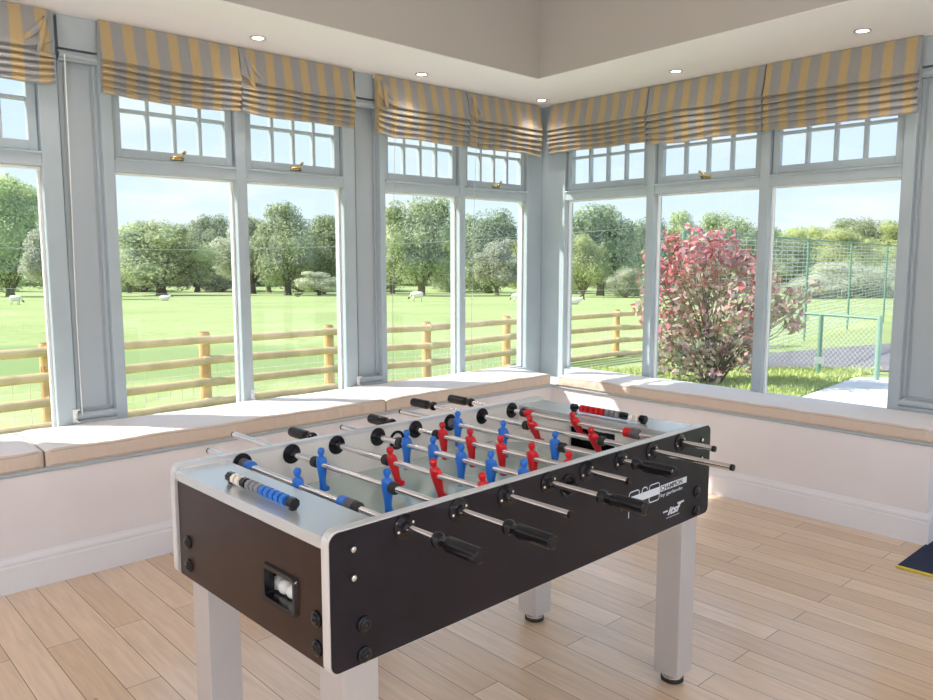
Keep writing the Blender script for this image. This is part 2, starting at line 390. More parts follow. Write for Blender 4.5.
# bench edge boards
o = MB().box(X0, SX-.0, SY-.018, SY+.02, .529, .549).box(X0, SX, SY, YA-.02, .526, .548).build('trim_1', M['frame'], bevel=.005); struct(o, 'grey bench edge moulding, left')
o = MB().box(SX-.018, SX+.02, BE-.018, SY-.02, .529, .547).box(SX+.02, XB-.02, BE-.018, SY-.02, .526, .546).build('trim_2', M['frame'], bevel=.005); struct(o, 'grey bench edge moulding, right')
# back walls (behind camera) with big unglazed openings added to let daylight in
mb = MB()
mb.box(X0-.15, X0, Y0-.15, YA+.15, 0, .35).box(X0-.15, X0, Y0-.15, YA+.15, 2.45, CZ).box(X0-.15, X0, Y0-.15, -2.2, .35, 2.45).box(X0-.15, X0, 2.4, YA+.15, .35, 2.45)
mb.box(X0-.15, X0, -.15, .05, .35, 2.45)
struct(mb.build('wall_back_left', M['wall']), 'white wall behind the camera with openings added for daylight')
mb = MB()
mb.box(X0, XB+.15, Y0-.15, Y0, 0, .35).box(X0, XB+.15, Y0-.15, Y0, 2.45, CZ).box(X0, -2.2, Y0-.15, Y0, .35, 2.45).box(4.2, XB+.15, Y0-.15, Y0, .35, 2.45)
mb.box(.9, 1.1, Y0-.15, Y0, .35, 2.45)
struct(mb.build('wall_back_right', M['wall']), 'white wall behind the camera with openings added for daylight')
# right wall beyond the last pilaster: solid pier, glazed door, solid pier
mb = MB()
mb.box(XB, XB+.15, Y0, -.55, 0, CZ).box(XB, XB+.15, -.55, 1.02, 2.3, CZ).box(XB, XB+.15, 1.02, BE, 0, .6)
struct(mb.build('wall_right_end', M['wall']), 'white wall beside the garden door')
mb = MB()
mb.box(XB+.02, XB+.10, .92, 1.02, 0, 2.3).box(XB+.02, XB+.10, -.55, -.45, 0, 2.3).box(XB+.02, XB+.10, -.45, .92, 2.2, 2.3).box(XB+.02, XB+.10, -.45, .92, 0, .12).box(XB+.02, XB+.10, .2, .28, .12, 2.2)
d = struct(mb.build('door_1', M['frame'], bevel=.004), 'grey glazed garden door'); MB().box(XB+.05, XB+.056, -.45, .92, .12, 2.2).build('glass_pane', M['glass'], d)
# left wall further than the first window (out of view)
mb = MB().box(X0, .50, YA, YA+.15, .52, CZ)
struct(mb.build('wall_left_end', M['wall']), 'white wall left of the first window')
# ceiling: soffit ring + raised coffer
CX0, CY0 = X0+1.0, Y0+1.0
QB = (4.085, 3.705); QA = (CX0, 3.705-.0354*(4.085-CX0)); QC = (4.085-.062*(3.705-CY0), CY0); QD = (CX0, CY0)
OA, OB, OC, OD = (X0-.15, YA+.15), (XB+.15, YA+.15), (XB+.15, Y0-.15), (X0-.15, Y0-.15)
mb = MB()
for q in ((OA, OB, QB, QA), (OB, OC, QC, QB), (OC, OD, QD, QC), (OD, OA, QA, QD)): mb.prism(q, 'Z', CZ, CZ+.004)
bmesh.ops.remove_doubles(mb.bm, verts=mb.bm.verts, dist=.0001)
struct(mb.build('ceiling', M['ceil']), 'white lowered ceiling border')
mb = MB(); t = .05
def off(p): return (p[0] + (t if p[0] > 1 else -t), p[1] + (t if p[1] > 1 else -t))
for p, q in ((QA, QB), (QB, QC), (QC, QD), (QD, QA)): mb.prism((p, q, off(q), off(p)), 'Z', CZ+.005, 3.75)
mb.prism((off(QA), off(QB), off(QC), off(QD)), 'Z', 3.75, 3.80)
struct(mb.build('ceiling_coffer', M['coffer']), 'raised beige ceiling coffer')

# ---------------------------------------------------------------- windows
ZT0, ZT1, ZS = 1.957, 2.03, .60      # transom, sill top
class Wall:
    """maps (u along wall, d depth: + outside, z) to world; A: u=x; B: u=y"""
    def __init__(s, k): s.k = k
    def box(s, mb, u0, u1, d0, d1, z0, z1):
        if s.k == 'A': mb.box(u0, u1, YA+d0, YA+d1, z0, z1)
        else: mb.box(XB+d0, XB+d1, u0, u1, z0, z1)
    def pt(s, u, d, z): return (u, YA+d, z) if s.k == 'A' else (XB+d, u, z)
WA, WB = Wall('A'), Wall('B')
def window(name, W, edges, label, latches=()):
    """edges: list of (u0,u1) light openings; frame fills between given outer limits edges[0]..edges[-1]"""
    (uo0, uo1), lights = edges
    mb = MB()
    W.box(mb, uo0, lights[0][0], 0, .11, ZS-.08, CZ)
    W.box(mb, lights[-1][1], uo1, 0, .11, ZS-.08, CZ)
    for a, b in zip(lights, lights[1:]): W.box(mb, a[1], b[0], 0, .11, ZS-.08, CZ)
    fr = mb.build(name, M['frame'], bevel=.005); struct(fr, label)
    for i, (a, b) in enumerate(lights):
        mb = MB(); W.box(mb, a, b, .004, .11, ZT0, ZT1); W.box(mb, a, b, -.008, .02, ZT1-.012, ZT1); mb.build('transom', M['frame'], fr, bevel=.003)
        mb = MB(); W.box(mb, a, b, .01, .11, ZS-.08, ZS); W.box(mb, a, b, .002, .11, 2.56, CZ); mb.build('frame_rail', M['frame'], fr)
        mb = MB(); W.box(mb, a, b, .06, .066, ZS, ZT0); mb.build('glass_pane', M['glass'], fr)
        # glazing bead
        mb = MB(); g = .012
        W.box(mb, a, a+g, .05, .075, ZS, ZT0); W.box(mb, b-g, b, .05, .075, ZS, ZT0); W.box(mb, a+g, b-g, .05, .075, ZT0-g, ZT0); W.box(mb, a+g, b-g, .05, .075, ZS, ZS+g)
        mb.build('glazing_bead', M['white_plastic'], fr)
        # opening top sash with glazing bars
        e = .006; st = .042; z0, z1 = ZT1+.004, 2.56
        mb = MB(); W.box(mb, a+e, a+e+st, .028, .075, z0, z1); W.box(mb, b-e-st, b-e, .028, .075, z0, z1)
        W.box(mb, a+e+st, b-e-st, .028, .075, z0, z0+.05); W.box(mb, a+e+st, b-e-st, .028, .075, z1-.05, z1)
        sa = mb.build('top_sash', M['frame'], fr, bevel=.004)
        mb = MB(); n = 4; w = (b-a-2*e-2*st)
        for k in range(1, n):
            u = a+e+st + w*k/n; W.box(mb, u-.011, u+.011, .036, .072, z0+.05, z1-.05)
        W.box(mb, a+e+st, b-e-st, .038, .070, 2.275, 2.295)
        mb.build('glazing_bars', M['frame'], sa, bevel=.004)
        mb = MB(); W.box(mb, a+e+st, b-e-st, .052, .056, z0+.05, z1-.05); mb.build('glass_pane', M['glass'], sa)
        if i in latches:
            u = (a+b)/2; mb = MB()
            W.box(mb, u-.035, u+.035, .012, .03, z0+.008, z0+.026)
            mb.tube([W.pt(u-.03, .005, z0+.02), W.pt(u, -.005, z0+.03), W.pt(u+.035, -.002, z0+.052)], .007, 8)
            mb.sphere(W.pt(u+.037, -.002, z0+.055), .010, 1)
            tag(mb.build('latch', M['brass'], fr, smooth=True), 'brass latch')
    return fr
window('window_1', WA, ((.50, 1.232), [(.56, 1.140)]), 'leftmost window, cut by the photo edge', ())
window('window_2', WA, ((1.432, 3.022), [(1.492, 2.180), (2.248, 2.930)]), 'two-light window between the left pilasters', (0, 1))
window('window_3', WA, ((3.225, 4.87), [(3.272, 3.958), (4.016, 4.695)]), 'two-light window left of the room corner', (1,))
window('window_4', WB, ((1.572, 4.36), [(1.637, 2.420), (2.483, 3.280), (3.346, 4.115)]), 'three-light window on the right wall', (1,))
# fill corner beyond frames
mb = MB().box(XB, XB+.11, YA, YA+.11, .52, CZ); struct(mb.build('trim_3', M['frame']), 'corner post')
# recessed panelled pilasters
def pilaster(name, W, u0, u1, label):
    mb = MB(); d = .055
    W.box(mb, u0, u1, d, .13, ZS-.08, 2.55)                  # back board
    s = .018
    W.box(mb, u0, u0+s, d-.014, d, ZS+.10, 2.50); W.box(mb, u1-s, u1, d-.014, d, ZS+.10, 2.50)
    W.box(mb, u0+s+.012, u1-s-.012, d-.007, d, ZS+.10, 2.47)        # raised field
    W.box(mb, u0, u1, -.002, .13, 2.55, CZ)                  # header
    o = mb.build(name, M['pilaster'], bevel=.003); struct(o, label)
    mb = MB(); W.box(mb, u0-.012, u1+.012, .0, d, ZS-.08, ZS+.045)
    mb.build('plinth', M['pilaster'], o, bevel=.003)
    mb = MB()
    a, b = W.pt(u0-.012, .02, ZS+.065), W.pt(u1+.012, .02, ZS+.065)
    mb.tube([a, b], .022, 12); W.box(mb, u0, u1, .02, d, ZS+.045, ZS+.085)
    mb.build('roll_moulding', M['pilaster'], o, smooth='auto')
    mb = MB(); W.box(mb, u0, u1, .005, d, 2.49, 2.54)
    mb.tube([W.pt(u0, .006, 2.515), W.pt(u1, .006, 2.515)], .018, 10); mb.build('cornice_moulding', M['pilaster'], o, smooth='auto')
pilaster('trim_4', WA, 1.244, 1.432, 'grey panelled pilaster between the first two windows')
pilaster('trim_5', WA, 3.030, 3.225, 'grey panelled pilaster in the middle of the left wall')
pilaster('trim_6', WB, 1.22, 1.572, 'grey panelled pilaster at the right edge')
mb = MB().box(XB, XB+.11, 1.02, 1.22, .6, CZ); struct(mb.build('trim_7', M['frame']), 'grey post beside the garden door')

# ---------------------------------------------------------------- roman blinds
def blind(W, u0, u1, label, seed=0, liftL=0., liftR=0., zb=2.31, sag=.0, cord=None, phase=0.):
    rnd = random.Random(seed)
    prof = [(.045, 2.705), (.058, 2.66), (.070, 2.58), (.088, 2.520), (.090, 2.508), (.084, 2.503), (.058, 2.512)]
    lip0 = 2.503; nf = 5; h = (lip0 - zb)/nf
    for k in range(nf):
        zt = lip0 - k*h; zl = lip0 - (k+1)*h; dd = .080 - .004*k
        prof += [(.060, zt-.004), (dd-.004, zt-.012), (dd+.006, zl+.012), (dd+.008, zl+.003), (dd+.001, zl-.002), (.054, zl+.004)]
    prof = prof[:-1] + [(.040, zb), (.030, zb+.02), (.030, 2.705)]
    n = 72; w = u1-u0; mb = MB(); uvs = {}
    rings = []
    for i in range(n+1):
        t = i/n; u = u0 + w*t; ring = []
        eL = max(0, 1 - t/.22)**2*liftL; eR = max(0, 1-(1-t)/.22)**2*liftR
        for j, (d, z) in enumerate(prof):
            f = (2.705 - z)/.4
            nz = noise.noise(Vector((u*3.1+seed, z*9, seed*1.7)))
            n2 = noise.noise(Vector((u*9+seed*3, z*22, 3.1)))
            dz = -sag*f*math.sin(math.pi*t) + .010*f*nz + .003*n2*f
            lift = (eL+eR)
            if z > 2.47: dz += lift*(2.70 - z)/.2*.75 if j in (2, 3, 4, 5, 6) else 0
            else: dz += lift*.25*f
            dx = .008*nz*min(1, f*3)*(1 if d > .05 else .2) - (lift*.25 if j in (3, 4, 5) else 0)
            if (W.k == 'A'): p = (u, YA-.004-d-dx, z+dz)
            else: p = (XB-.004-d-dx, u, z+dz)
            v = mb.bm.verts.new(p); ring.append(v); uvs[v] = (u-u0+phase, z)
        rings.append(ring)
    uvl = mb.bm.loops.layers.uv.new('UVMap'); k = len(prof); fs = []
    for a, b in zip(rings, rings[1:]):
        for i in range(k): fs.append(mb.bm.faces.new((a[i], b[i], b[(i+1)%k], a[(i+1)%k])))
    fs.append(mb.bm.faces.new(rings[0])); fs.append(mb.bm.faces.new(rings[-1][::-1]))
    for f in fs:
        for l in f.loops: l[uvl].uv = uvs[l.vert]
    e = empty('roman_blind', W.pt((u0+u1)/2, -.03, zb))
    e2 = mb.build('blind_fabric', M['blind'], e, smooth='auto'); e2.location = -Vector(e.location)
    mb = MB(); W.box(mb, u0+.01, u1-.01, -.040, -.004, 2.685, 2.708); h = mb.build('headrail', M['white_plastic'], e); h.location = -Vector(e.location)
    for side, lf in ((0, liftL), (1, liftR)):     # gathered tuck where the cloth has been pulled up
        if lf < .05: continue
        mb = MB(); uc = u0+.03 if side == 0 else u1-.03; sg = 1 if side == 0 else -1
        P = [W.pt(uc + sg*(.005+.13*(q/8)**1.2), -.070-.010*math.sin(q/8*3.1), 2.665 - .15*(q/8)**.8) for q in range(9)]
        mb.tube(P, [.006+.012*math.sin(math.pi*(q/8)**.8) for q in range(9)], 10)
        P = [W.pt(uc + sg*(.0+.05*(q/8)), -.074-.008*math.sin(q/8*3), 2.665 - .20*q/8) for q in range(9)]
        mb.tube(P, [.006+.010*math.sin(math.pi*q/8) for q in range(9)], 10)
        uvl = mb.bm.loops.layers.uv.new('UVMap')
        for f in mb.bm.faces:
            for l in f.loops: c = l.vert.co; l[uvl].uv = ((c.x if W.k == 'A' else c.y)*1.6, c.z)
        g = mb.build('gathered_fold', M['blind'], e, smooth=True); g.location = -Vector(e.location)
    if cord:
        uc, z0 = cord; mb = MB()
        mb.tube([W.pt(uc, -.085, 2.5), W.pt(uc+.004, -.05, 1.9), W.pt(uc, -.03, 1.2), W.pt(uc+.003, -.022, z0)], .0026 if u0 < 1 else .0016, 6)
        c = mb.build('pull_cord', M['white_plastic'] if u0 < 1 else M['chain'], e); c.location = -Vector(e.location)  # leftmost cord whiter: the sunlight on it is put into its colour
    tag(e, label, 'blind', 'striped roman blinds')
    return e
blind(WA, .52, 1.205, 'striped roman blind at the far left edge, its lower corner flipped up', 1, liftR=.07, cord=(1.248, .68), phase=.03, zb=2.35)
blind(WA, 1.425, 2.188, 'wide striped roman blind just right of the first pilaster, sagging in its middle', 2, sag=.012, phase=.05, zb=2.345)
blind(WA, 2.194, 2.975, 'striped roman blind with a tucked left corner, ending at the middle pilaster', 3, liftL=.06, phase=.01, zb=2.335)
blind(WA, 3.165, 3.975, 'striped roman blind bunched up at its left end beside the middle pilaster', 4, liftL=.10, cord=(3.30, .62), phase=.06)
blind(WA, 3.985, 4.765, 'striped roman blind on the left wall touching the room corner', 5, liftL=.05, cord=(4.055, .62), phase=.02)
blind(WB, 3.312, 4.235, 'striped roman blind on the right wall touching the room corner', 6, phase=.04, zb=2.325)
blind(WB, 2.448, 3.304, 'striped roman blind in the middle of the right wall above the red shrub', 7, phase=.0, zb=2.295)
blind(WB, 1.555, 2.440, 'striped roman blind nearest the right edge, flat and evenly folded', 8, phase=.03, zb=2.295)
# cord cleats
def cleat(W, u, d, z, label):
    mb = MB(); W.box(mb, u-.012, u+.012, d-.006, d, z-.035, z+.045)
    mb.tube([W.pt(u, d-.008, z+.02), W.pt(u+.003, d-.022, z+.042), W.pt(u+.018, d-.024, z+.046)], .005, 8)
    mb.tube([W.pt(u, d-.008, z-.005), W.pt(u+.002, d-.022, z-.02), W.pt(u+.016, d-.024, z-.024)], .005, 8)
    tag(mb.build('cord_cleat', M['white_plastic'], smooth=True), label, 'cord cleat', 'cord cleats')
cleat(WA, 1.222, -.002, .665, 'small white cord cleat at the foot of the leftmost pilaster')
cleat(WA, 3.018, -.002, .655, 'small white cord cleat at the foot of the middle pilaster')
cleat(WA, 2.238, -.002, .655, 'small white cord cleat at the foot of the mullion between the two left lights')

# ---------------------------------------------------------------- cushions
def cushion(W, u0, u1, label, seed, front, back, z0=.548, z1=.634, wr=.007):
    mb = MB(); n = max(20, int((u1-u0)/.02)); rings = []; r = .022
    base = []
    for (a, b, st) in ((front+r, z0+r, 180), (0, 0, 0), (0, 0, 0), (0, 0, 0)): pass
    prof = rrect(front, back, z0, z1, (.012, .012, .02, .010), 3)
    # densify top
    P = []
    for i, p in enumerate(prof):
        q = prof[(i+1) % len(prof)]; P.append(p)
        L = math.dist(p, q)
        if L > .05:
            m = 8
            for k in range(1, m): P.append((p[0]+(q[0]-p[0])*k/m, p[1]+(q[1]-p[1])*k/m))
    for i in range(n+1):
        u = u0 + (u1-u0)*i/n; e = min(u-u0, u1-u)
        pin = .012*max(0, 1-e/.04)**2
        ring = []
        for d, z in P:
            nz = noise.noise(Vector((u*6+seed, d*5, z*4))); fine = noise.noise(Vector((u*38+seed, z*9, d*6)))
            zt = (z-z0)/(z1-z0)
            dz = (.007*nz + .0015*fine)*zt + .006*zt*math.sin((d-front)/(back-front)*math.pi) - pin*zt
            dd = wr*fine*(1 if d < front+.05 else 0)*math.sin(math.pi*min(1, max(0, zt)))
            dd += -.004*math.sin(math.pi*zt)*(1 if d < front+.03 else 0)
            d2 = d + dd + (pin if d < front+.1 else 0)
            ring.append(mb.bm.verts.new(W(u, d2, z+dz)))
        rings.append(ring)
    k = len(P)
    for a, b in zip(rings, rings[1:]):
        for i in range(k): mb.bm.faces.new((a[i], b[i], b[(i+1)%k], a[(i+1)%k]))
    mb.bm.faces.new(rings[0]); mb.bm.faces.new(rings[-1][::-1])
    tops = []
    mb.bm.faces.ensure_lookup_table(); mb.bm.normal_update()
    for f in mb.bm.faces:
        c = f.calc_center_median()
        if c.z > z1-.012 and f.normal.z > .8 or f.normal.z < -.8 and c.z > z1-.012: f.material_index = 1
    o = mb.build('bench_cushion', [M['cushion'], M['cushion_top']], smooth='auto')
    mb = MB()
    for zz, off in ((z1-.012, -.004), (z0+.012, -.003)):
        pts = [W(u0+.02+(u1-u0-.04)*i/n, front+off+.003, zz + (.007*noise.noise(Vector(((u0+(u1-u0)*i/n)*6+seed, front*5, zz*4))) if zz > .6 else 0)) for i in range(n+1)]
        mb.tube(pts, .0032, 6)
    mb.build('piping', M['piping'], o, smooth=True)
    tag(o, label, 'cushion', 'beige window seat cushions')
    return o
fA = lambda u, d, z: (u, d, z)
fB = lambda u, d, z: (d, u, z)
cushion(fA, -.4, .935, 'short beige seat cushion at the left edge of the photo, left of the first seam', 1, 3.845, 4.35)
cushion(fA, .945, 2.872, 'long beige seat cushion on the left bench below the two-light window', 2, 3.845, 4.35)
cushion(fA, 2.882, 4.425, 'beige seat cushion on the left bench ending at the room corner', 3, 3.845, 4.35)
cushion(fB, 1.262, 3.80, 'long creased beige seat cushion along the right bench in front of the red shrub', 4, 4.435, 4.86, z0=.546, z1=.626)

# ---------------------------------------------------------------- downlights
def downlight(x, y, label, vis=True):
    e = empty('downlight', (x, y, CZ))
    mb = MB().lathe([(.030, -.001), (.043, -.001), (.045, -.004), (.042, -.008), (.032, -.006), (.030, -.001)], n=28, caps=False); mb.build('trim_ring', M['leg'], e, smooth=True)
    MB().lathe([(.0305, -.0045), (.001, -.0045), (.001, -.0015), (.0305, -.0015)], n=24).build('lamp_lens', M['lens'], e)
    l = bpy.data.lights.new('downlight_lamp', 'SPOT'); l.energy = E_DOWN; l.spot_size = R_(115); l.spot_blend = .9; l.shadow_soft_size = .05; l.color = (1, .92, .90)
    lo = bpy.data.objects.new('downlight_lamp', l); COL.objects.link(lo); lo.parent = e; lo.location = (0, 0, -.02)
    tag(e, label, 'ceiling light', 'recessed ceiling downlights')
E_DOWN = 7.
M['lens'] = mat('lit_lamp_lens', (1, .95, .88), .4, emit=(1, .93, .82), estr=2)
downlight(2.19, 4.07, 'small round lit ceiling downlight above the blind right of the first pilaster')
downlight(3.40, 4.12, 'small round lit ceiling downlight above the bunched blind on the left wall')
downlight(4.62, 4.15, 'small round lit ceiling downlight in the corner of the room')
downlight(4.56, 2.93, 'small round lit ceiling downlight above the middle blind of the right wall')
downlight(4.50, 1.75, 'small round lit ceiling downlight nearest the right edge of the photo')
for i, (x, y) in enumerate(((4.5, .5), (4.5, -.8), (4.5, -2.1), (3.2, -2.1), (1.8, -2.1), (.4, -2.1), (-.9, -2.1), (-2.1, -2.1), (-2.1, -.8), (-2.1, .5), (-2.1, 1.8), (-2.1, 3.1), (-1.4, 4.05), (-.2, 4.05), (1.0, 4.05))):
    downlight(x, y, 'recessed ceiling downlight in the border behind the camera')

# ================================================================== FOOSBALL TABLE
TL, TW, TZ, TB = 1.578, .785, .930, .612
T = empty('foosball_table', (.847, 1.342, 0), R_(1.15))
tag(T, 'black and silver foosball table with red and blue players on the floor', 'foosball table')
RZ = .897; RXS = [.205+.167*i for i in range(8)]
pan = rrect(0, TL, TB, TZ, (.022, .022, .026, .026), 6)
pin_ = rrect(.0035, TL-.0035, TB+.0035, TZ-.0035, (.020, .020, .024, .024), 6)
near = MB().prism(pan, 'Y', .002, .028).build('side_panel', M['silver_edge'], T, bevel=.0015)
MB().prism(pin_, 'Y', .0, .0025).build('black_laminate_face', M['black_lam'], near)
far = MB().prism(pan, 'Y', TW-.028, TW-.002).build('side_panel', M['silver_edge'], T, bevel=.0015)
MB().prism(pin_, 'Y', TW-.0025, TW).build('black_laminate_face', M['black_lam'], far)
# inner walls (ivory-grey)
MB().box(.03, TL-.03, .028, .031, .70, TZ-.012).build('inner_lining', M['ivory'], near)
MB().box(.03, TL-.03, TW-.031, TW-.028, .70, TZ-.012).build('inner_lining', M['ivory'], far)
# end panels; the near-camera (left) one has the ball window
y0, y1 = .028, TW-.028
bw = (.150, .278, .705, .778)
mb = MB(); mb.box(.010, .030, y0, bw[0], TB+.004, .888).box(.010, .030, bw[1], y1, TB+.004, .888).box(.010, .030, bw[0], bw[1], TB+.004, bw[2]).box(.010, .030, bw[0], bw[1], bw[3], .888)
endl = mb.build('end_panel', M['brown_lam'], T)
endr = MB().box(TL-.030, TL-.010, y0, y1, TB+.004, .888).build('end_panel', M['brown_lam'], T)
# ball window frame and tray
mb = MB(); A = rrect(bw[0]-.012, bw[1]+.012, bw[2]-.012, bw[3]+.012, .016, 5); B = rrect(bw[0]+.002, bw[1]-.002, bw[2]+.002, bw[3]-.002, .008, 5)
va = [mb.bm.verts.new((.010, a, b)) for a, b in A]; vb = [mb.bm.verts.new((.002, a*.94+.06*(bw[0]+bw[1])/2, b*.94+.06*(bw[2]+bw[3])/2)) for a, b in A]
vc = [mb.bm.verts.new((.003, a, b)) for a, b in B]; vd = [mb.bm.verts.new((.028, a, b)) for a, b in B]
for P, Q in ((va, vb), (vb, vc), (vc, vd)):
    for i in range(len(P)): mb.bm.faces.new((P[i], P[(i+1) % len(P)], Q[(i+1) % len(P)], Q[i]))
mb.build('ball_window_frame', M['blackp'], endl, smooth='auto')
mb = MB(); y_, Y_ = bw[0]-.02, bw[1]+.10; mb.box(.031, .12, y_, Y_, bw[2]-.008, bw[2]-.004).box(.116, .12, y_, Y_, bw[2]-.004, .80).box(.031, .12, y_-.004, y_, bw[2]-.004, .80).box(.031, .12, Y_, Y_+.004, bw[2]-.004, .80).box(.031, .12, y_, Y_, .80, .804)
mb.build('ball_tray', M['blackp'], endl)
# balls
ca, sa_ = math.cos(R_(1.15)), math.sin(R_(1.15))
def tw(x, y): return (.847 + x*ca - y*sa_, 1.342 + x*sa_ + y*ca)
for i, yy in enumerate((.297, .261, .225)):
    x, y = tw(.051, yy)
    b = MB().sphere((0, 0, 0), .0178, 3).build('ball', M['ball'], smooth=True, loc=(x, y, bw[2]-.004+.0178))
    tag(b, 'white ball in the end window of the foosball table, ' + ('leftmost of the row', 'middle of the row', 'rightmost of the row')[i], 'ball', 'white foosball balls in the return tray')
# shelves
for k, (a, b) in enumerate(((.006, .160), (TL-.160, TL-.006))):
    s_ = MB().box(a, b, y0, y1, .886, .914).build('end_shelf', M['silver'], T, bevel=.002)
    x = b-.012 if k == 0 else a
    # inner fascia with goal opening
    g0, g1 = .288, .497
    mb = MB(); mb.box(x, x+.012, y0, g0, .785, .886).box(x, x+.012, g1, y1, .785, .886).box(x, x+.012, g0, g1, .868, .886).box(x, x+.012, g0, g1, .785, .790)
    gf = mb.build('goal_wall', M['ivory'], T)
    xx0, xx1 = (x-.06, x) if k == 0 else (x+.012, x+.072)
    mb = MB(); mb.box(xx0, xx1, g0-.004, g0, .785, .872).box(xx0, xx1, g1, g1+.004, .785, .872).box(xx0, xx1, g0, g1, .868, .872).box(xx0, xx1, g0, g1, .781, .785)
    xb = xx0 if k == 0 else xx1; mb.box(xb-.002, xb+.002, g0, g1, .785, .868); mb.build('goal_box', M['blackp'], gf)
# playfield
fld = MB().box(.160, TL-.160, .031, TW-.031, .778, .790).build('playfield', M['field'], T)
MB().box(TL/2-.002, TL/2+.002, .031, TW-.031, .790, .7906).build('centre_line', M['fieldline'], fld)
def ringz(mb, cx, cy, r, w, z0, z1, a0=0, a1=360, n=40):
    for i in range(n):
        t0, t1 = R_(a0+(a1-a0)*i/n), R_(a0+(a1-a0)*(i+1)/n)
        mb.quad(*[(cx+q*math.cos(t), cy+q*math.sin(t), z1) for q, t in ((r, t0), (r+w, t0), (r+w, t1), (r, t1))])
mb = MB(); ringz(mb, TL/2, TW/2, .10, .004, .79, .7906); mb.build('centre_circle', M['fieldline'], fld)
mb = MB(); ringz(mb, .160, TW/2, .20, .004, .79, .7906, -90, 90); mb.build('goal_area_arc', M['fieldline'], fld)
mb = MB(); ringz(mb, TL-.160, TW/2, .20, .004, .79, .7906, 90, 270); mb.build('goal_area_arc', M['fieldline'], fld)
for sx in (0, 1):
    for sy in (0, 1):
        cx = .160 if sx == 0 else TL-.160; cy = .031 if sy == 0 else TW-.031
        dx = .17*(1 if sx == 0 else -1); dy = .17*(1 if sy == 0 else -1)
        mb = MB(); a = mb.bm.verts.new((cx, cy, .815)); b = mb.bm.verts.new((cx+dx, cy, .7902)); c = mb.bm.verts.new((cx, cy+dy, .7902)); d = mb.bm.verts.new((cx, cy, .7902))
        for f in ((a, b, c), (a, b, d), (a, c, d), (b, c, d)): mb.bm.faces.new(f)
        mb.build('corner_ramp', M['ivory'], T)
MB().box(.03, TL-.03, y0, y1, TB+.006, TB+.018).build('underside', M['blackr'], T)
# legs
def leg(x, y):
    o = MB().box(x, x+.095, y, y+.095, .034, TB+.006).build('leg', M['leg'], T, bevel=.002)
    c = (x+.0475, y+.0475, 0)
    MB().lathe([(.030, .036), (.030, .026), (.036, .020), (.036, .014)], c=c, n=24).build('foot_collar', M['chrome'], o, smooth='auto')
    MB().lathe([(.036, .016), (.040, .013), (.040, .002), (.037, .0)], c=c, n=24).build('rubber_foot', M['blackr'], o, smooth='auto')
for x in (.045, TL-.045-.095):
    for y in (.018, TW-.018-.095): leg(x, y)
# bolts
bp_ = [(.0, -.011), (.009, -.011), (.0125, -.009), (.013, -.007), (.0175, -.005), (.0185, -.002), (.0185, 0)]
def bolt(pos, axis, s=1.):
    q = [(r+.0005, h*s) for r, h in bp_]
    o = MB().lathe(q, axis=axis, c=pos, n=20).build('bolt', M['blackp'], T, smooth='auto')
    h = -.0115*s
    c = {'Y': (pos[0], pos[1]+h, pos[2]), 'X': (pos[0]+h, pos[1], pos[2])}[axis]
    MB().lathe([(.004, -.0008), (.004, .0008)], axis=axis, c=c, n=6).build('hex_socket', M['blackr'], o)
for x in (.087, TL-.087):
    for z in (.706, .636): bolt((x, 0, z), 'Y'); bolt((x, TW, z), 'Y', -1)
for y in (.062, TW-.085):
    for z in (.722, .655): bolt((.010, y, z), 'X'); bolt((TL-.010, y, z), 'X', -1)
for x in (.062, TL-.062):
    for z in (.882, .818):
        o = MB().lathe([(.0095, 0), (.0095, -.002), (.007, -.003)], axis='Y', c=(x, 0, z), n=16).build('screw', M['blackp'], T, smooth='auto')
        MB().lathe([(.0065, -.002), (.0065, -.005), (.004, -.0065), (.0012, -.007)], axis='Y', c=(x, 0, z), n=16).build('screw_head', M['chrome'], o, smooth='auto')
# rod bearings
def bearing(x, y, s):
    """flange facing -Y*s"""
    pr = [(.031, 0), (.031, -.003), (.029, -.005), (.014, -.007), (.013, -.014), (.0105, -.016), (.0088, -.016)]
    o = MB().lathe([(r, h*s) for r, h in pr], axis='Y', c=(x, y, RZ), n=28).build('rod_bearing', M['blackp'], T, smooth='auto')
    mb = MB()
    for t in (20, 200):
        mb.lathe([(.0035, -.005*s), (.003, -.0068*s), (.001, -.0072*s)], axis='Y', c=(x+.0225*math.cos(R_(t)), y, RZ+.0225*math.sin(R_(t))), n=10)
    mb.build('bearing_screws', M['whitep'] if s > 0 and y < .1 else M['blackp'], o, smooth=True)
for x in RXS: bearing(x, 0, 1); bearing(x, TW-.031, 1); bearing(x, TW, -1)
# ball entries
for y, s in ((0, 1), (TW-.031, 1)):
    pr = [(.034, 0), (.034, -.003), (.031, -.006), (.025, -.004), (.022, .002), (.001, .004)]
    o = MB().lathe([(r, h*s) for r, h in pr], axis='Y', c=(.7895, y, .872), n=28, caps=False).build('ball_entry', M['blackp'], T, smooth='auto')
    mb = MB().lathe([(.024, .0), (.026, -.012), (.020, -.024), (.010, -.030), (.001, -.031)], axis='Y', c=(.7895, y, .868), n=20, sy=.6); mb.build('entry_spout', M['blackp'], o, smooth=True)

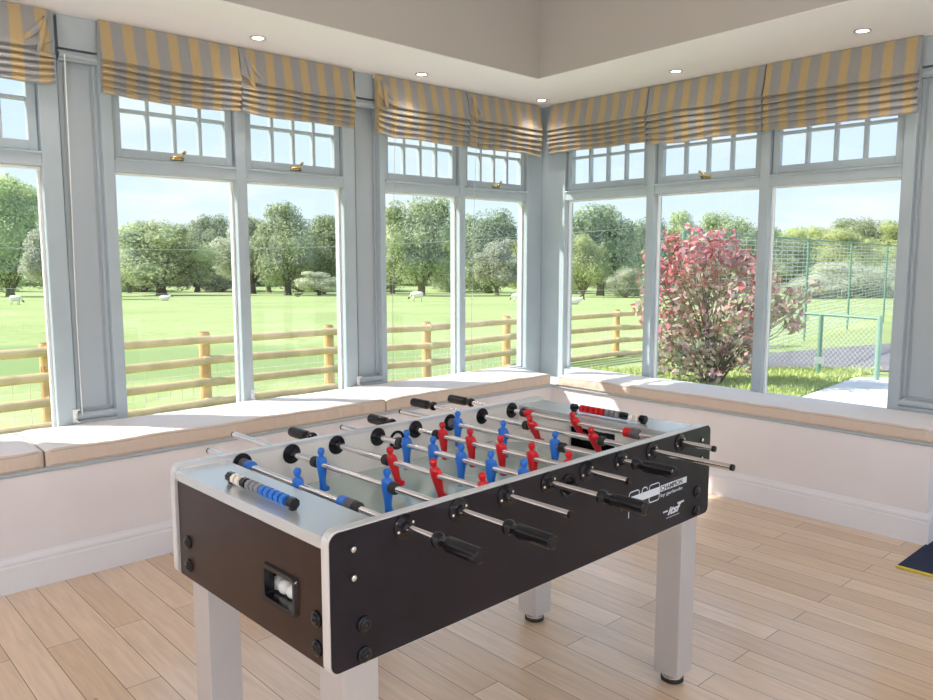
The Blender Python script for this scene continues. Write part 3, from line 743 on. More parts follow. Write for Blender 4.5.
# ---- players
def player_mesh(m):
    """loft of ellipses; faces +X; z=0 at the rod"""
    sec = [(-.088, .011, .013, .006), (-.078, .011, .014, .006), (-.070, .0085, .009, .001), (-.055, .0095, .009, 0), (-.035, .0125, .010, 0), (-.020, .0145, .0115, 0), (-.008, .0150, .0130, 0),
           (.006, .0165, .0130, 0), (.016, .0180, .0115, 0), (.022, .0150, .0095, 0), (.025, .0065, .0065, 0), (.029, .0060, .0060, 0), (.033, .0085, .0085, 0), (.040, .0108, .0105, .0005), (.047, .0100, .0100, .0005), (.052, .0060, .0060, 0)]
    mb = MB(); n = 16; rings = []
    for z, hy, hx, off in sec:
        p = 2.6 if z < -.066 else 2.0
        ring = []
        for i in range(n):
            a = 2*math.pi*i/n; c, s = math.cos(a), math.sin(a)
            ring.append(mb.bm.verts.new((off + 1.08*hx*math.copysign(abs(c)**(2/p), c), (1.16 if z < .024 else .95)*hy*math.copysign(abs(s)**(2/p), s), z*.93)))
        rings.append(ring)
    for a, b in zip(rings, rings[1:]):
        for i in range(n): mb.bm.faces.new((a[i], a[(i+1) % n], b[(i+1) % n], b[i]))
    mb.bm.faces.new(rings[0][::-1]); mb.bm.faces.new(rings[-1])
    # arms held along the chest
    for s in (-1, 1):
        mb.tube([(0, s*.0185, .013), (.003, s*.0210, .003), (.006, s*.0185, -.010), (.010, s*.011, -.014)], [.0048, .0048, .0042, .0035], 8)
    bmesh.ops.recalc_face_normals(mb.bm, faces=mb.bm.faces)
    me = bpy.data.meshes.new('player_figure'); mb.bm.to_mesh(me); mb.bm.free(); me.materials.append(m)
    for p in me.polygons: p.use_smooth = True
    return me
PM = {'b': player_mesh(M['bluep']), 'r': player_mesh(M['redp'])}
def bumper_mesh(m, L, r):
    mb = MB().lathe([(r*.85, -L/2), (r, -L/2+.003), (r, L/2-.003), (r*.85, L/2)], axis='Y', n=18)
    bmesh.ops.recalc_face_normals(mb.bm, faces=mb.bm.faces)
    me = bpy.data.meshes.new('bumper'); mb.bm.to_mesh(me); mb.bm.free(); me.materials.append(m)
    for p in me.polygons: p.use_smooth = True
    me.set_sharp_from_angle(angle=R_(35)); return me
BM_ = {'k': bumper_mesh(M['blackr'], .022, .0165), 'g': bumper_mesh(M['greyr'], .034, .0175), 'b': bumper_mesh(M['bluep'], .030, .0175), 'r': bumper_mesh(M['redp'], .030, .0175)}
def child(name, me, parent, loc, rot=(0,0,0)):
    o = bpy.data.objects.new(name, me); COL.objects.link(o); o.parent = parent; o.location = loc; o.rotation_euler = rot; return o
hp = [(.0105, .0), (.0175, .003), (.0188, .010), (.0175, .016), (.0125, .022), (.0125, .032), (.0168, .040), (.0182, .044), (.0182, .130), (.0172, .137), (.0135, .140), (.0130, .1395), (.003, .1395)]
def handle_mesh():
    mb = MB(); n = 24; rings = []
    for r, h in hp:
        ring = []
        for i in range(n):
            a = 2*math.pi*i/n; rr = r - (.0024 if (i % 3 == 0 and .042 < h < .132) else 0)
            ring.append(mb.bm.verts.new((rr*math.cos(a), h, rr*math.sin(a))))
        rings.append(ring)
    for a, b in zip(rings, rings[1:]):
        for i in range(n): mb.bm.faces.new((a[i], a[(i+1) % n], b[(i+1) % n], b[i]))
    mb.bm.faces.new(rings[0]); mb.bm.faces.new(rings[-1][::-1])
    bmesh.ops.recalc_face_normals(mb.bm, faces=mb.bm.faces)
    me = bpy.data.meshes.new('handle'); mb.bm.to_mesh(me); mb.bm.free(); me.materials.append(M['blackp'])
    for p in me.polygons: p.use_smooth = True
    me.set_sharp_from_angle(angle=R_(30)); return me
HM = handle_mesh()
#      near end, far end, near handle?, players(y), colour, tilt(deg, feet toward +x), bumpers[(kind,y)]
RODS = [(-.246, .966, 1, (.445,), 'b', 4, (('g', .738), ('b', .706), ('b', .236), ('g', .203), ('k', .180))),
        (-.298, 1.128, 1, (.588, .275), 'b', 2, (('k', .620), ('k', .248))),
        (-.212, 1.029, 0, (.462, .268, .075), 'r', 16, (('k', .492), ('k', .045))),
        (-.309, .960, 1, (.600, .470, .342, .216, .088), 'b', 0, (('k', .634), ('k', .056))),
        (-.146, 1.018, 0, (.608, .472, .334, .203, .060), 'r', 6, (('k', .640),)),
        (-.186, 1.040, 1, (.712, .484, .253), 'b', 0, (('k', .222), ('g', .740))),
        (-.273, 1.167, 0, (.494, .222), 'r', 30, (('k', .526), ('k', .190))),
        (-.124, 1.117, 0, (.432,), 'r', 34, (('k', .690), ('r', .662), ('r', .202), ('g', .172)))]
for i, (n0, n1, nh, pl, c, tilt, bum) in enumerate(RODS):
    x = RXS[i]
    a = n0 + (.10 if nh else 0); b = n1 - (0 if nh else .10)
    rod = MB().lathe([(.0094, a), (.0094, b)], axis='Y', n=16).build('rod', M['chrome'], T, smooth='auto', loc=(x, 0, RZ))
    if nh: child('handle', HM, rod, (0, n0+.140, 0), (0, 0, math.pi))
    else: child('handle', HM, rod, (0, n1-.140, 0))
    if nh: MB().lathe([(.0098, n1-.004), (.0098, n1+.003)], axis='Y', n=14).build('rod_end_cap', M['blackp'], rod, smooth='auto')
    else: MB().lathe([(.0098, n0-.003), (.0098, n0+.006)], axis='Y', n=14).build('rod_end_cap', M['blackp'], rod, smooth='auto')
    for y in pl: child('player_figure', PM[c], rod, (0, y, 0), (0, -R_(tilt), 0))
    for k, y in bum: child('bumper', BM_[k], rod, (0, y, 0))
# ---- score counters
def bead_mesh(m, L=.0165):
    poly = [(math.cos(R_(22.5+45*k))*.0140, math.sin(R_(22.5+45*k))*.0140) for k in range(8)]
    mb = MB().prism(poly, 'Y', -L/2, L/2); bmesh.ops.recalc_face_normals(mb.bm, faces=mb.bm.faces)
    me = bpy.data.meshes.new('score_bead'); mb.bm.to_mesh(me); mb.bm.free(); me.materials.append(m); return me
BD = {'k': bead_mesh(M['blackp'], .021), 'w': bead_mesh(M['whitep']), 'g': bead_mesh(M['greyp']), 'b': bead_mesh(M['bluep']), 'r': bead_mesh(M['redp'])}
def counter(x, seq):
    y = seq[0][1]; ye = seq[-1][1]
    c = MB().lathe([(.004, ye), (.004, y)], axis='Y', c=(x, 0, .931), n=10).build('score_counter', M['blackp'], T)
    MB().box(x-.006, x+.006, y-.008, y+.008, .914, .934).box(x-.006, x+.006, ye-.008, ye+.008, .914, .934).build('counter_stand', M['blackp'], c)
    for k, yy in seq: child('score_bead', BD[k], c, (x, yy, .931))
    return c
p = .0248
sq = [('k', .532), ('w', .507), ('w', .484), ('k', .457)] + [('g', .430-.0225*i) for i in range(3)] + [('b', .362-.0245*i) for i in range(5)] + [('k', .232)]
counter(.058, sq)
sq = [('k', .512)] + [('r', .472-.0235*i) for i in range(5)] + [('g', .354-.0225*i) for i in range(3)] + [('k', .284), ('w', .250), ('w', .228), ('k', .202)]
counter(TL-.112, sq)
# ---- printed writing on the near side panel
def text_part(body, x, z, size, m, italic=0., parent=None, name='printed_text', yo=-.0006, sx=1., bold=0.):
    cu = bpy.data.curves.new(name, 'FONT'); cu.body = body; cu.size = size; cu.shear = italic; cu.extrude = .0003; cu.offset = bold; cu.resolution_u = 3
    o = bpy.data.objects.new(name, cu); COL.objects.link(o)
    bpy.context.view_layer.update()
    me = bpy.data.meshes.new_from_object(o.evaluated_get(bpy.context.evaluated_depsgraph_get()))
    bpy.data.objects.remove(o); me.materials.clear(); me.materials.append(m); me.name = name
    q = bpy.data.objects.new(name, me); COL.objects.link(q); q.parent = parent; q.location = (x, yo, z); q.rotation_euler = (R_(90), 0, 0); q.scale = (sx, 1, 1)
    return q
def outline(mb, a0, a1, b0, b1, r, w, open_=None):
    A = rrect(a0, a1, b0, b1, r, 4); B = rrect(a0+w, a1-w, b0+w, b1-w, max(r-w, .001), 4)
    n = len(A)
    for i in range(n):
        j = (i+1) % n; mx, mz = (A[i][0]+A[j][0])/2, (A[i][1]+A[j][1])/2
        if open_ and open_(mx, mz): continue
        mb.quad((A[i][0], -.0009, A[i][1]), (A[j][0], -.0009, A[j][1]), (B[j][0], -.0009, B[j][1]), (B[i][0], -.0009, B[i][1]))
mb = MB()
zl = .728; h = .060
mb.box(1.085, 1.262, -.0006, 0, zl+.019, zl+.043)             # pale band behind the big letters
mb.box(1.266, 1.425, -.0006, 0, zl+.024, zl+.044)
pr = mb.build('printed_logo', M['print'], near)
mb = MB()
outline(mb, 1.088, 1.146, zl, zl+h, .012, .0035); mb.box(1.088, 1.0915, -.0009, -.0001, zl-.022, zl+.02)
mb.box(1.158, 1.1615, -.0009, -.0001, zl, zl+h-.012); outline(mb, 1.158, 1.190, zl, zl+h, .012, .0035, lambda a, b: b < zl+h-.014)
outline(mb, 1.198, 1.260, zl, zl+h, .012, .0035)
lb = mb.build('logo_lettering', M['print'], near)
text_part('CHAMPION', 1.268, zl+.0265, .0215, M['black_lam'], 0, near, 'logo_word', -.0009, 1.16, .0003)
text_part('by garlando', 1.266, zl+.006, .0155, M['print'], 0, near, 'logo_byline', -.0006, 1.85)
text_part('itsf', 1.312, .664, .036, M['print'], .4, near, 'federation_emblem', -.0006, 1.5, .0012)
mb = MB(); mb.box(1.285, 1.312, -.0008, 0, .676, .681).box(1.372, 1.412, -.0008, 0, .688, .694).box(1.305, 1.385, -.0006, 0, .6535, .6548); mb.build('emblem_strokes', M['print'], near)
mb = MB(); mb.lathe([(.003, -.001), (.003, 0)], axis='Y', c=(1.052, 0, .742), n=10); mb.build('rivet', M['chrome'], near)

# ---- door mat
mb = MB().box(4.035, 5.6-.8, .35, 1.262, .001, .009); mo = mb.build('door_mat', M['mat_navy'], bevel=.003)
mb = MB().box(4.015, 4.037, .33, 1.262, .001, .008).box(4.037, 4.8, .33, .352, .001, .008); mb.build('mat_border', M['mat_yellow'], mo)
tag(mo, 'navy blue door mat with a yellow edge at the right side of the floor', 'door mat')

# ================================================================== OUTSIDE
def ground():
    mb = MB(); ds = [-60, -30, -12, 0, 6, 12, 18, 24, 40, 60, 80, 100, 125, 150, 190, 260, 400]
    ks = [-400, -250, -160, -110, -80, -60, -40, -25, -12, 0, 12, 25, 40, 60, 80, 110, 160, 250, 400]
    g = []
    for D in ds:
        row = []
        for k in ks:
            x, y = FX*D+RX*k, FY*D+RY*k; row.append(mb.bm.verts.new((x, y, G(x, y))))
        g.append(row)
    for i in range(len(ds)-1):
        for j in range(len(ks)-1): mb.bm.faces.new((g[i][j], g[i][j+1], g[i+1][j+1], g[i+1][j]))
    return mb.build('ground', M['grass'], smooth=False)
gr = ground(); struct(gr, 'grass field sloping away from the building'); gr['category'] = 'field'
def patch(name, poly, m, dz, label, cat, n=10):
    """quad patch (4 corners) subdivided and draped on the ground"""
    mb = MB(); a, b, c, d = [Vector((*p, 0)) for p in poly]; g = []
    for i in range(n+1):
        r = []
        for j in range(n+1):
            p = a.lerp(b, i/n).lerp(d.lerp(c, i/n), j/n); r.append(mb.bm.verts.new((p.x, p.y, G(p.x, p.y)+dz)))
        g.append(r)
    for i in range(n):
        for j in range(n): mb.bm.faces.new((g[i][j], g[i+1][j], g[i+1][j+1], g[i][j+1]))
    o = mb.build(name, m); struct(o, label); o['category'] = cat; return o
patch('tarmac', [at(745, 14.6), at(1250, 13.4), at(1250, 34), at(735, 16.8)], M['tarmac'], .02, 'dark grey tarmac of the sports court', 'court', 14)
patch('path', [at(605, 6.9), at(862, 13.2), at(1300, 12.6), at(1500, 4.2)], M['paving'], .03, 'pale stone paving outside the right window', 'path', 12)

mb = MB().box(X0-9, XB+9, Y0-10, Y0-.16, -.31, -.12).box(X0-9, X0-.16, Y0-.16, YA, -.31, -.12)  # paving added out of view so grass bounce tints the room less
o = mb.build('bounce_paving', M['paving']); struct(o, 'unseen pale paving added behind the camera to mute green bounce light'); o['category'] = 'bounce_paving'
# ---- lawn blades near the shrub
def lawn():
    mb = MB(); rnd = random.Random(3)
    for i in range(26000):
        D = 8.6 + 6.0*rnd.random()**.8; px = 560 + 330*rnd.random()
        lim = 785 + (D-10.5)*26
        if px > lim + rnd.uniform(-8, 8): continue
        x, y = at(px, D); z = G(x, y); a = rnd.random()*6.28; h = rnd.uniform(.04, .10); w = .012
        dx, dy = math.cos(a)*w, math.sin(a)*w; lx, ly = rnd.uniform(-.05, .05), rnd.uniform(-.05, .05)
        mb.bm.faces.new([mb.bm.verts.new(q) for q in ((x-dx, y-dy, z), (x+dx, y+dy, z), (x+lx, y+ly, z+h))])
    me = bpy.data.meshes.new('lawn_grass'); mb.bm.to_mesh(me); mb.bm.free(); me.materials.append(M['lawn'])
    o = bpy.data.objects.new('lawn_grass', me); COL.objects.link(o)
    tag(o, 'long bright green grass below the red-leaved shrub', 'grass', kind='stuff')
lawn()

# ---- timber post-and-rail fence
def timber_fence():
    posts = [(-190, 7.2), (40, 8.75), (201, 10.4), (327, 11.8), (426, 12.6), (507, 14.3), (618, 16.9), (760, 19.5)]
    P = [Vector((*at(px, D), 0)) for px, D in posts]
    for p in P: p.z = G(p.x, p.y)
    f = empty('timber_fence', P[1])
    o0 = Vector(P[1])
    for i, p in enumerate(P):
        q = p-o0
        a = MB().lathe([(.076, 0), (.074, 1.0), (.064, 1.02)], c=q, n=10).build('post', M['timber_post'], f, smooth='auto')
        MB().lathe([(.064, 1.02), (.062, 1.026), (.03, 1.03)], c=q, n=10).build('post_top', M['timber_top'], a)
    for a, b in zip(P, P[1:]):
        d = (b-a).normalized(); nrm = Vector((d.y, -d.x, 0)); 
        if nrm.dot(Vector((-FX, -FY, 0))) < 0: nrm = -nrm
        for k, h in enumerate((.93, .645, .36, .08)):
            w = Vector((0, 0, h)) + nrm*.10
            jitter = .01*math.sin(k*3+a.x)
            MB().tube([a-o0+w-d*.06+Vector((0, 0, jitter)), b-o0+w+d*.06], [.058, .052], 10).build('rail', M['timber'], f, smooth='auto')
    mb = MB()
    for a, b in zip(P, P[1:]):
        d = (b-a); L = d.length; n = int(L/.17)
        nv = Vector((d.y, -d.x, 0)).normalized()*.03
        for k in range(n):
            q = a-o0 + d*(k/n) - nv
            mb.tube([q+Vector((0, 0, .02)), q+Vector((0, 0, .62))], .004, 3, False)
        for h in (.08, .2, .33, .46, .6): mb.tube([a-o0-nv+Vector((0, 0, h)), b-o0-nv+Vector((0, 0, h))], .004, 3, False)
    mb.build('stock_netting', M['wire'], f)
    tx = text_part('15', 0, 0, .09, M['timber_top'], 0, f, 'post_number'); tx.scale = (1, 1, 1)
    d = Vector((-FX, -FY, 0)); tx.location = Vector((0, 0, .70)) + d*.082 - Vector((RX, RY, 0))*.045; tx.rotation_euler = (R_(90), 0, math.atan2(RY, RX))
    tag(f, 'pale timber post and rail fence with wire netting running across the field outside', 'fence')
timber_fence()

# ---- green sports-court fence
def court_fence():
    cols = [(683.5, 14.5), (763, 17.8), (808, 21.0), (851, 25.0), (887, 30.0), (925, 38.0)]
    P = [Vector((*at(px, D), 0)) for px, D in cols]
    o0 = Vector((P[2].x, P[2].y, -.78)); f = empty('court_fence', o0); top = 1.98
    for p in P:
        MB().tube([Vector((p.x, p.y, G(p.x, p.y)))-o0, Vector((p.x, p.y, top+.04))-o0], .035, 8).build('post', M['greenmetal'], f, smooth='auto')
    for a, b in zip(P, P[1:]):
        A, B = Vector((a.x, a.y, top))-o0, Vector((b.x, b.y, top))-o0
        MB().tube([A, B], .025, 6).build('top_rail', M['greenmetal'], f)
        mb = MB(); k = 0; zb = -.78
        for j in range(1, 27):
            zz = Vector((0, 0, -.1*j)); mb.tube([A+zz, B+zz], .009, 4, False)
        n = max(4, int((B-A).length/.5))
        for j in range(1, n):
            q = A.lerp(B, j/n); mb.tube([q, q+Vector((0, 0, -2.68))], .005, 3, False)
        mb.build('wire_mesh', M['palegreen'], f)
    tag(f, 'tall green wire mesh fence of the sports court behind the red shrub', 'fence')
court_fence()
def low_fence():
    A = Vector((*at(884, 12.9), 0)); B = Vector((*at(824.5, 13.9), 0)); C = Vector((*at(752, 14.9), 0))
    o0 = Vector((A.x, A.y, G(A.x, A.y))); f = empty('low_green_fence', o0); ht = {}
    zt = .50
    MB().tube([Vector((A.x, A.y, G(A.x, A.y)))-o0, Vector((A.x, A.y, zt+.05))-o0], .045, 10).build('post', M['greenlight'], f, smooth='auto')
    for p in (B, C): MB().tube([Vector((p.x, p.y, G(p.x, p.y)))-o0, Vector((p.x, p.y, zt))-o0], .04, 10).build('post', M['greenmetal'], f, smooth='auto')
    a, b, c = [Vector((p.x, p.y, zt))-o0 for p in (A, B, C)]
    MB().tube([a, b, c], .024, 8).build('top_rail', M['greenmetal'], f, smooth='auto')
    mb = MB()
    for u, v in ((a, b), (b, c)):
        L = (v-u).length; n = int(L/.09); H = .92
        for s in (1, -1):
            for k in range(-12, n+12):
                t0 = k/n; t1 = t0 + s*H/L
                p0, p1 = u.lerp(v, t0), u.lerp(v, t1) - Vector((0, 0, H))
                # clip
                q0, q1 = max(0, min(1, t0)), max(0, min(1, t1))
                if abs(t1-t0) < 1e-6: continue
                s0 = (q0-t0)/(t1-t0); s1 = (q1-t0)/(t1-t0)
                if s1 <= s0: continue
                mb.tube([p0.lerp(p1, s0), p0.lerp(p1, s1)], .0022, 3, False)
    mb.build('chain_link_mesh', M['palegreen'], f)
    tag(f, 'low green chain-link fence with a handrail at the edge of the tarmac', 'fence')
    s = Vector((*at(824.5, 13.8), 0)); s.z = G(s.x, s.y)+.26
    mb = MB(); w = Vector((RX, RY, 0)); n = Vector((-FX, -FY, 0))
    vs = []
    for dn in (0, .006):
        for (a_, b_) in rrect(-.085, .085, -.065, .065, .012, 3): vs.append(mb.bm.verts.new(w*a_ + n*dn + Vector((0, 0, b_))))
    h = len(vs)//2; mb.bm.faces.new(vs[:h]); mb.bm.faces.new(vs[h:][::-1])
    for i in range(h): mb.bm.faces.new((vs[i], vs[(i+1) % h], vs[h+(i+1) % h], vs[h+i]))
    o = mb.build('fence_sign', M['white_plastic'], loc=s)
    tag(o, 'small blank white sign fixed to the low green fence post', 'sign')
low_fence()

# ---- foliage
def leaf_cloud(mb, rnd, lobes, n, size, elong=1., shade=None):
    tot = sum(r[3]**2 for r in lobes)
    for (cx, cy, cz, r, fz) in lobes:
        k = int(n*r*r/tot)
        for _ in range(k):
            v = Vector((rnd.gauss(0, 1), rnd.gauss(0, 1), rnd.gauss(0, 1))).normalized()
            rr = r*(.70+.42*rnd.random()**.8); p = Vector((cx+v.x*rr, cy+v.y*rr, cz+v.z*rr*fz))
            nrm = (v*1.0 + Vector((rnd.gauss(0, .55), rnd.gauss(0, .55), rnd.gauss(0, .55)+.25))).normalized()
            t = nrm.cross(Vector((rnd.gauss(0, 1), rnd.gauss(0, 1), rnd.gauss(0, 1)))).normalized(); b = nrm.cross(t)
            s = size*rnd.uniform(.6, 1.25)
            q = [p - t*s, p + b*s*.55*elong, p + t*s, p - b*s*.55*elong]
            mb.bm.faces.new([mb.bm.verts.new(x) for x in q])
def core(mb, lobes, k=.62):
    for (cx, cy, cz, r, fz) in lobes:
        mb.sphere((cx, cy, cz), r*k, 2, (1, 1, fz))
def tree_mesh(kind, seed, h, w, trunk=.18, n=15000, size=.19, dense=True, lob=18):
    rnd = random.Random(seed); lobes = []
    ch = h*(1-trunk)
    for i in range(lob):
        t = rnd.random(); a = rnd.random()*6.28
        zz = h*trunk + ch*(.16 + .72*t)
        env = math.sin(math.pi*min(1, max(.05, (zz-h*trunk)/ch*.86+.10)))**.6
        rr = w*.5*env*math.sqrt(rnd.random())*.72
        r = w*.5*rnd.uniform(.26, .42)*(1.1-.35*t)
        lobes.append((math.cos(a)*rr, math.sin(a)*rr, min(zz, h-r*.8), r, .85))
    lobes.append((0, 0, h*trunk+ch*.45, w*.34, 1.0)); lobes.append((0, 0, h*trunk+ch*.72, w*.22, 1.0))
    mb = MB()
    if dense: core(mb, lobes)
    leaf_cloud(mb, rnd, lobes, n, size*h/12)
    for v in mb.bm.verts:
        pass
    me = bpy.data.meshes.new('crown'); mb.bm.to_mesh(me); mb.bm.free(); me.materials.append(M[kind])
    mt = MB(); r0 = w*.035
    mt.tube([(0, 0, -.3), (0, 0, .3), (.1, 0, h*trunk), (0, .1, h*trunk+ch*.4)], [r0*1.6, r0*1.15, r0, r0*.6], 8)
    for i in range(5):
        a = i*1.3; mt.tube([(.1, 0, h*trunk*.85), (math.cos(a)*w*.15, math.sin(a)*w*.15, h*trunk+ch*.2), (math.cos(a)*w*.28, math.sin(a)*w*.28, h*trunk+ch*.42)], [r0*.6, r0*.4, r0*.2], 6)
    m2 = bpy.data.meshes.new('trunk'); mt.bm.to_mesh(m2); mt.bm.free(); m2.materials.append(M['bark'])
    return me, m2, h, w
TR = {'oak': tree_mesh('leaf_mid', 11, 12, 14, .13), 'oak_b': tree_mesh('leaf_mid', 12, 12, 12, .14), 'dark': tree_mesh('leaf_dark', 13, 12, 11, .10),
      'dark_b': tree_mesh('leaf_dark', 23, 12, 13, .06), 'pale': tree_mesh('leaf_pale', 14, 12, 9.5, .12, dense=True), 'light': tree_mesh('leaf_light', 15, 12, 11, .04, n=20000, size=.15),
      'yellow': tree_mesh('leaf_yellow', 16, 12, 11, .05), 'bush': tree_mesh('leaf_pale', 17, 12, 17, .0), 'bushd': tree_mesh('leaf_dark', 18, 12, 17, .0)}
def tree(kind, px, D, top, wpx, label, cat='tree', name='tree', group=None, base=None, rz=None):
    me, m2, h, w = TR[kind]; x, y = at(px, D); z = G(x, y)
    topz = CAMZ + (258-top)/784.4*D
    sz = (topz - z)/h; sw = wpx/784.4*D/w*1.25
    e = empty(name, (x, y, z), rz if rz is not None else (px*1.7) % 6.28); e.scale = (sw, sw, sz)
    for nme, q in (('crown', me), ('trunk', m2)):
        o = bpy.data.objects.new(nme, q); COL.objects.link(o); o.parent = e
    tag(e, label, cat, group)
# left pane
tree('light', 8, 92, 172, 84, 'large bright green tree filling the leftmost window pane')
tree('pale', 58, 75, 205, 60, 'pale green tree half hidden behind the first pilaster')
# second window, first light
tree('oak', 160, 103, 222, 102, 'spreading oak standing alone in the field, seen through the second window')
tree('pale', 128, 125, 246, 40, 'pale low tree left of the spreading oak')
tree('dark', 213, 150, 213, 44, 'dark round-topped tree rising behind the spreading oak')
tree('dark_b', 196, 140, 224, 58, 'dark tree directly behind the right side of the spreading oak')
tree('yellow', 140, 140, 220, 48, 'yellow-tinged tree behind the left side of the spreading oak')
tree('pale', 252, 120, 212, 62, 'pale grey-green tree behind the window mullion')
tree('dark_b', 105, 150, 235, 60, 'dark tree behind the first pilaster')
# second window, second light
tree('oak_b', 287, 104, 202, 70, 'tall full oak in the middle of the second light, its trunk showing')
tree('oak_b', 322, 112, 214, 62, 'green tree just right of the tall full oak')
tree('pale', 345, 125, 214, 40, 'pale tree at the right side of the second light', )
tree('pale', 318, 96, 270, 40, 'low pale bush under the trees right of the tall oak', 'bush', 'bush')
tree('dark', 268, 135, 226, 50, 'dark tree between the pale tree and the tall full oak')
# third window
tree('oak', 421, 98, 199, 84, 'large oak with a thick trunk in the left light of the third window')
tree('dark', 392, 120, 216, 48, 'dark green tree left of the thick-trunked oak')
tree('dark_b', 452, 135, 214, 50, 'dark tree just right of the thick-trunked oak')
tree('dark_b', 489, 128, 208, 74, 'wide dark green tree behind the pale willow')
tree('pale', 497, 104, 237, 46, 'pale grey willow in front of the dark trees near the room corner', base=300)
tree('yellow', 524, 108, 236, 34, 'yellow-green bush at the right of the pale willow')
tree('oak_b', 540, 130, 208, 50, 'green tree hidden behind the corner post')
# right wall
tree('dark', 601, 100, 203, 80, 'tall dark green tree in the left light of the right wall window')
tree('yellow', 583, 88, 232, 42, 'yellow-green tree in front of the tall dark tree')
tree('dark_b', 566, 120, 214, 60, 'dark tree at the left edge of the right wall window')
tree('bush', 626, 84, 268, 40, 'round grey-green bush at the foot of the dark trees')
tree('dark_b', 645, 118, 216, 60, 'dark green tree left of the red shrub tip')
tree('oak_b', 682, 120, 210, 44, 'round-topped tree above the left half of the red shrub')
tree('oak', 722, 135, 214, 60, 'green tree above the right half of the red shrub')
tree('dark_b', 757, 130, 222, 50, 'dark tree behind the mesh fence right of the red shrub')
tree('dark', 790, 120, 236, 52, 'dark hedge-like tree behind the left part of the mesh fence')
for i, (px, D, top, w, k) in enumerate(((790, 190, 226, 56, 'yellow'), (826, 212, 225, 60, 'yellow'), (862, 236, 219, 70, 'oak'), (900, 204, 220, 56, 'yellow'), (940, 226, 224, 60, 'oak'), (845, 178, 227, 56, 'yellow'))):
    tree(k, px, D, top, w, ['woodland tree on the far hill, leftmost of the far ridge', 'woodland tree on the far hill, second of the far ridge', 'woodland tree at the crest of the far hill', 'woodland tree right of the crest of the far hill', 'woodland tree beyond the right pilaster', 'yellow-green woodland tree just below the crest of the far hill'][i], group='woodland on the far hill')
for i, (px, D, top, w) in enumerate(((812, 80, 278, 70), (850, 84, 262, 84), (900, 88, 260, 90), (925, 76, 272, 60))):
    tree('bush', px, D, top, w, ['pale bushy mound behind the mesh fence, leftmost', 'large pale bushy mound in the middle of the mesh fence view', 'pale bushy mound beside the right pilaster', 'pale bushy mound behind the right pilaster'][i], 'bush', 'bush')
# back hedgerow filling low gaps
for i, px in enumerate(range(-20, 780, 40)):
    tree('bushd' if i % 3 else 'bush', px, 148 + (i % 2)*24, 250 + (i*7) % 11, 66, 'low hedgerow bush at the far edge of the field, ' + ('left of the first pilaster' if px < 60 else 'seen through the second window' if px < 345 else 'seen through the third window' if px < 530 else 'seen through the right wall window'), 'hedge', 'hedgerow_bush', 'hedgerow at the far edge of the field')

# ---- red-leaved shrub
def shrub():
    rnd = random.Random(5); x, y = at(716, 12.6); z = G(x, y); e = empty('red_leaved_shrub', (x, y, z), math.atan2(RY, RX))
    k = 12.6/784.4
    # (px offset from 716, py, radius px)
    L = [(-40, 345, 26), (-12, 350, 27), (22, 350, 24), (45, 340, 20), (-48, 312, 24), (-15, 310, 30), (20, 308, 30), (48, 308, 20), (-50, 278, 21), (-20, 275, 28), (14, 272, 28), (40, 280, 18),
         (-44, 250, 14), (-18, 248, 17), (8, 246, 16), (30, 262, 14), (62, 300, 14), (74, 318, 12), (-28, 262, 18), (0, 320, 32), (86, 326, 8), (-52, 338, 16), (-50, 358, 13), (-26, 362, 12), (4, 362, 12), (30, 356, 14), (-8, 372, 8), (52, 350, 10), (-58, 366, 9), (-38, 372, 8), (14, 370, 9)]
    lobes = []
    for dx, py, r in L:
        lobes.append((dx*k, rnd.uniform(-.45, .45), CAMZ + (258-py)*k - z, r*k*1.02, 1.0))
    for dx, py, r in [(-48, 236, 6), (-43, 244, 7), (-24, 228, 5), (-20, 236, 7), (-14, 244, 8), (0, 236, 5), (4, 244, 7), (20, 252, 6), (-63, 256, 7), (96, 294, 6), (90, 300, 4), (42, 262, 6), (-72, 255, 5), (70, 294, 5), (100, 288, 5), (98, 282, 4), (-76, 308, 6), (-70, 320, 8), (58, 282, 8)]:
        lobes.append((dx*k, rnd.uniform(-.25, .25), CAMZ + (258-py)*k - z, r*k, 1.2))
    mb = MB()
    leaf_cloud(mb, rnd, lobes, 4300, .070, .8)
    # inner leaves
    leaf_cloud(mb, rnd, [(a, b, c, r*.55, f) for a, b, c, r, f in lobes], 500, .07, .8)
    me = bpy.data.meshes.new('foliage'); mb.bm.to_mesh(me); mb.bm.free(); me.materials.append(M['leaf_red'])
    o = bpy.data.objects.new('foliage', me); COL.objects.link(o); o.parent = e
    mb = MB()
    for (a, b, c, r, f) in lobes:
        mb.tube([(rnd.uniform(-.12, .12), rnd.uniform(-.1, .1), -.05), (a*.35, b*.4, c*.45), (a*.8, b*.8, c*.8), (a, b, c+r*.5)], [.016, .010, .006, .003], 5)
    mb.build('branches', M['bark'], e)
    tag(e, 'large red-leaved shrub growing outside the middle light of the right window', 'shrub')
shrub()

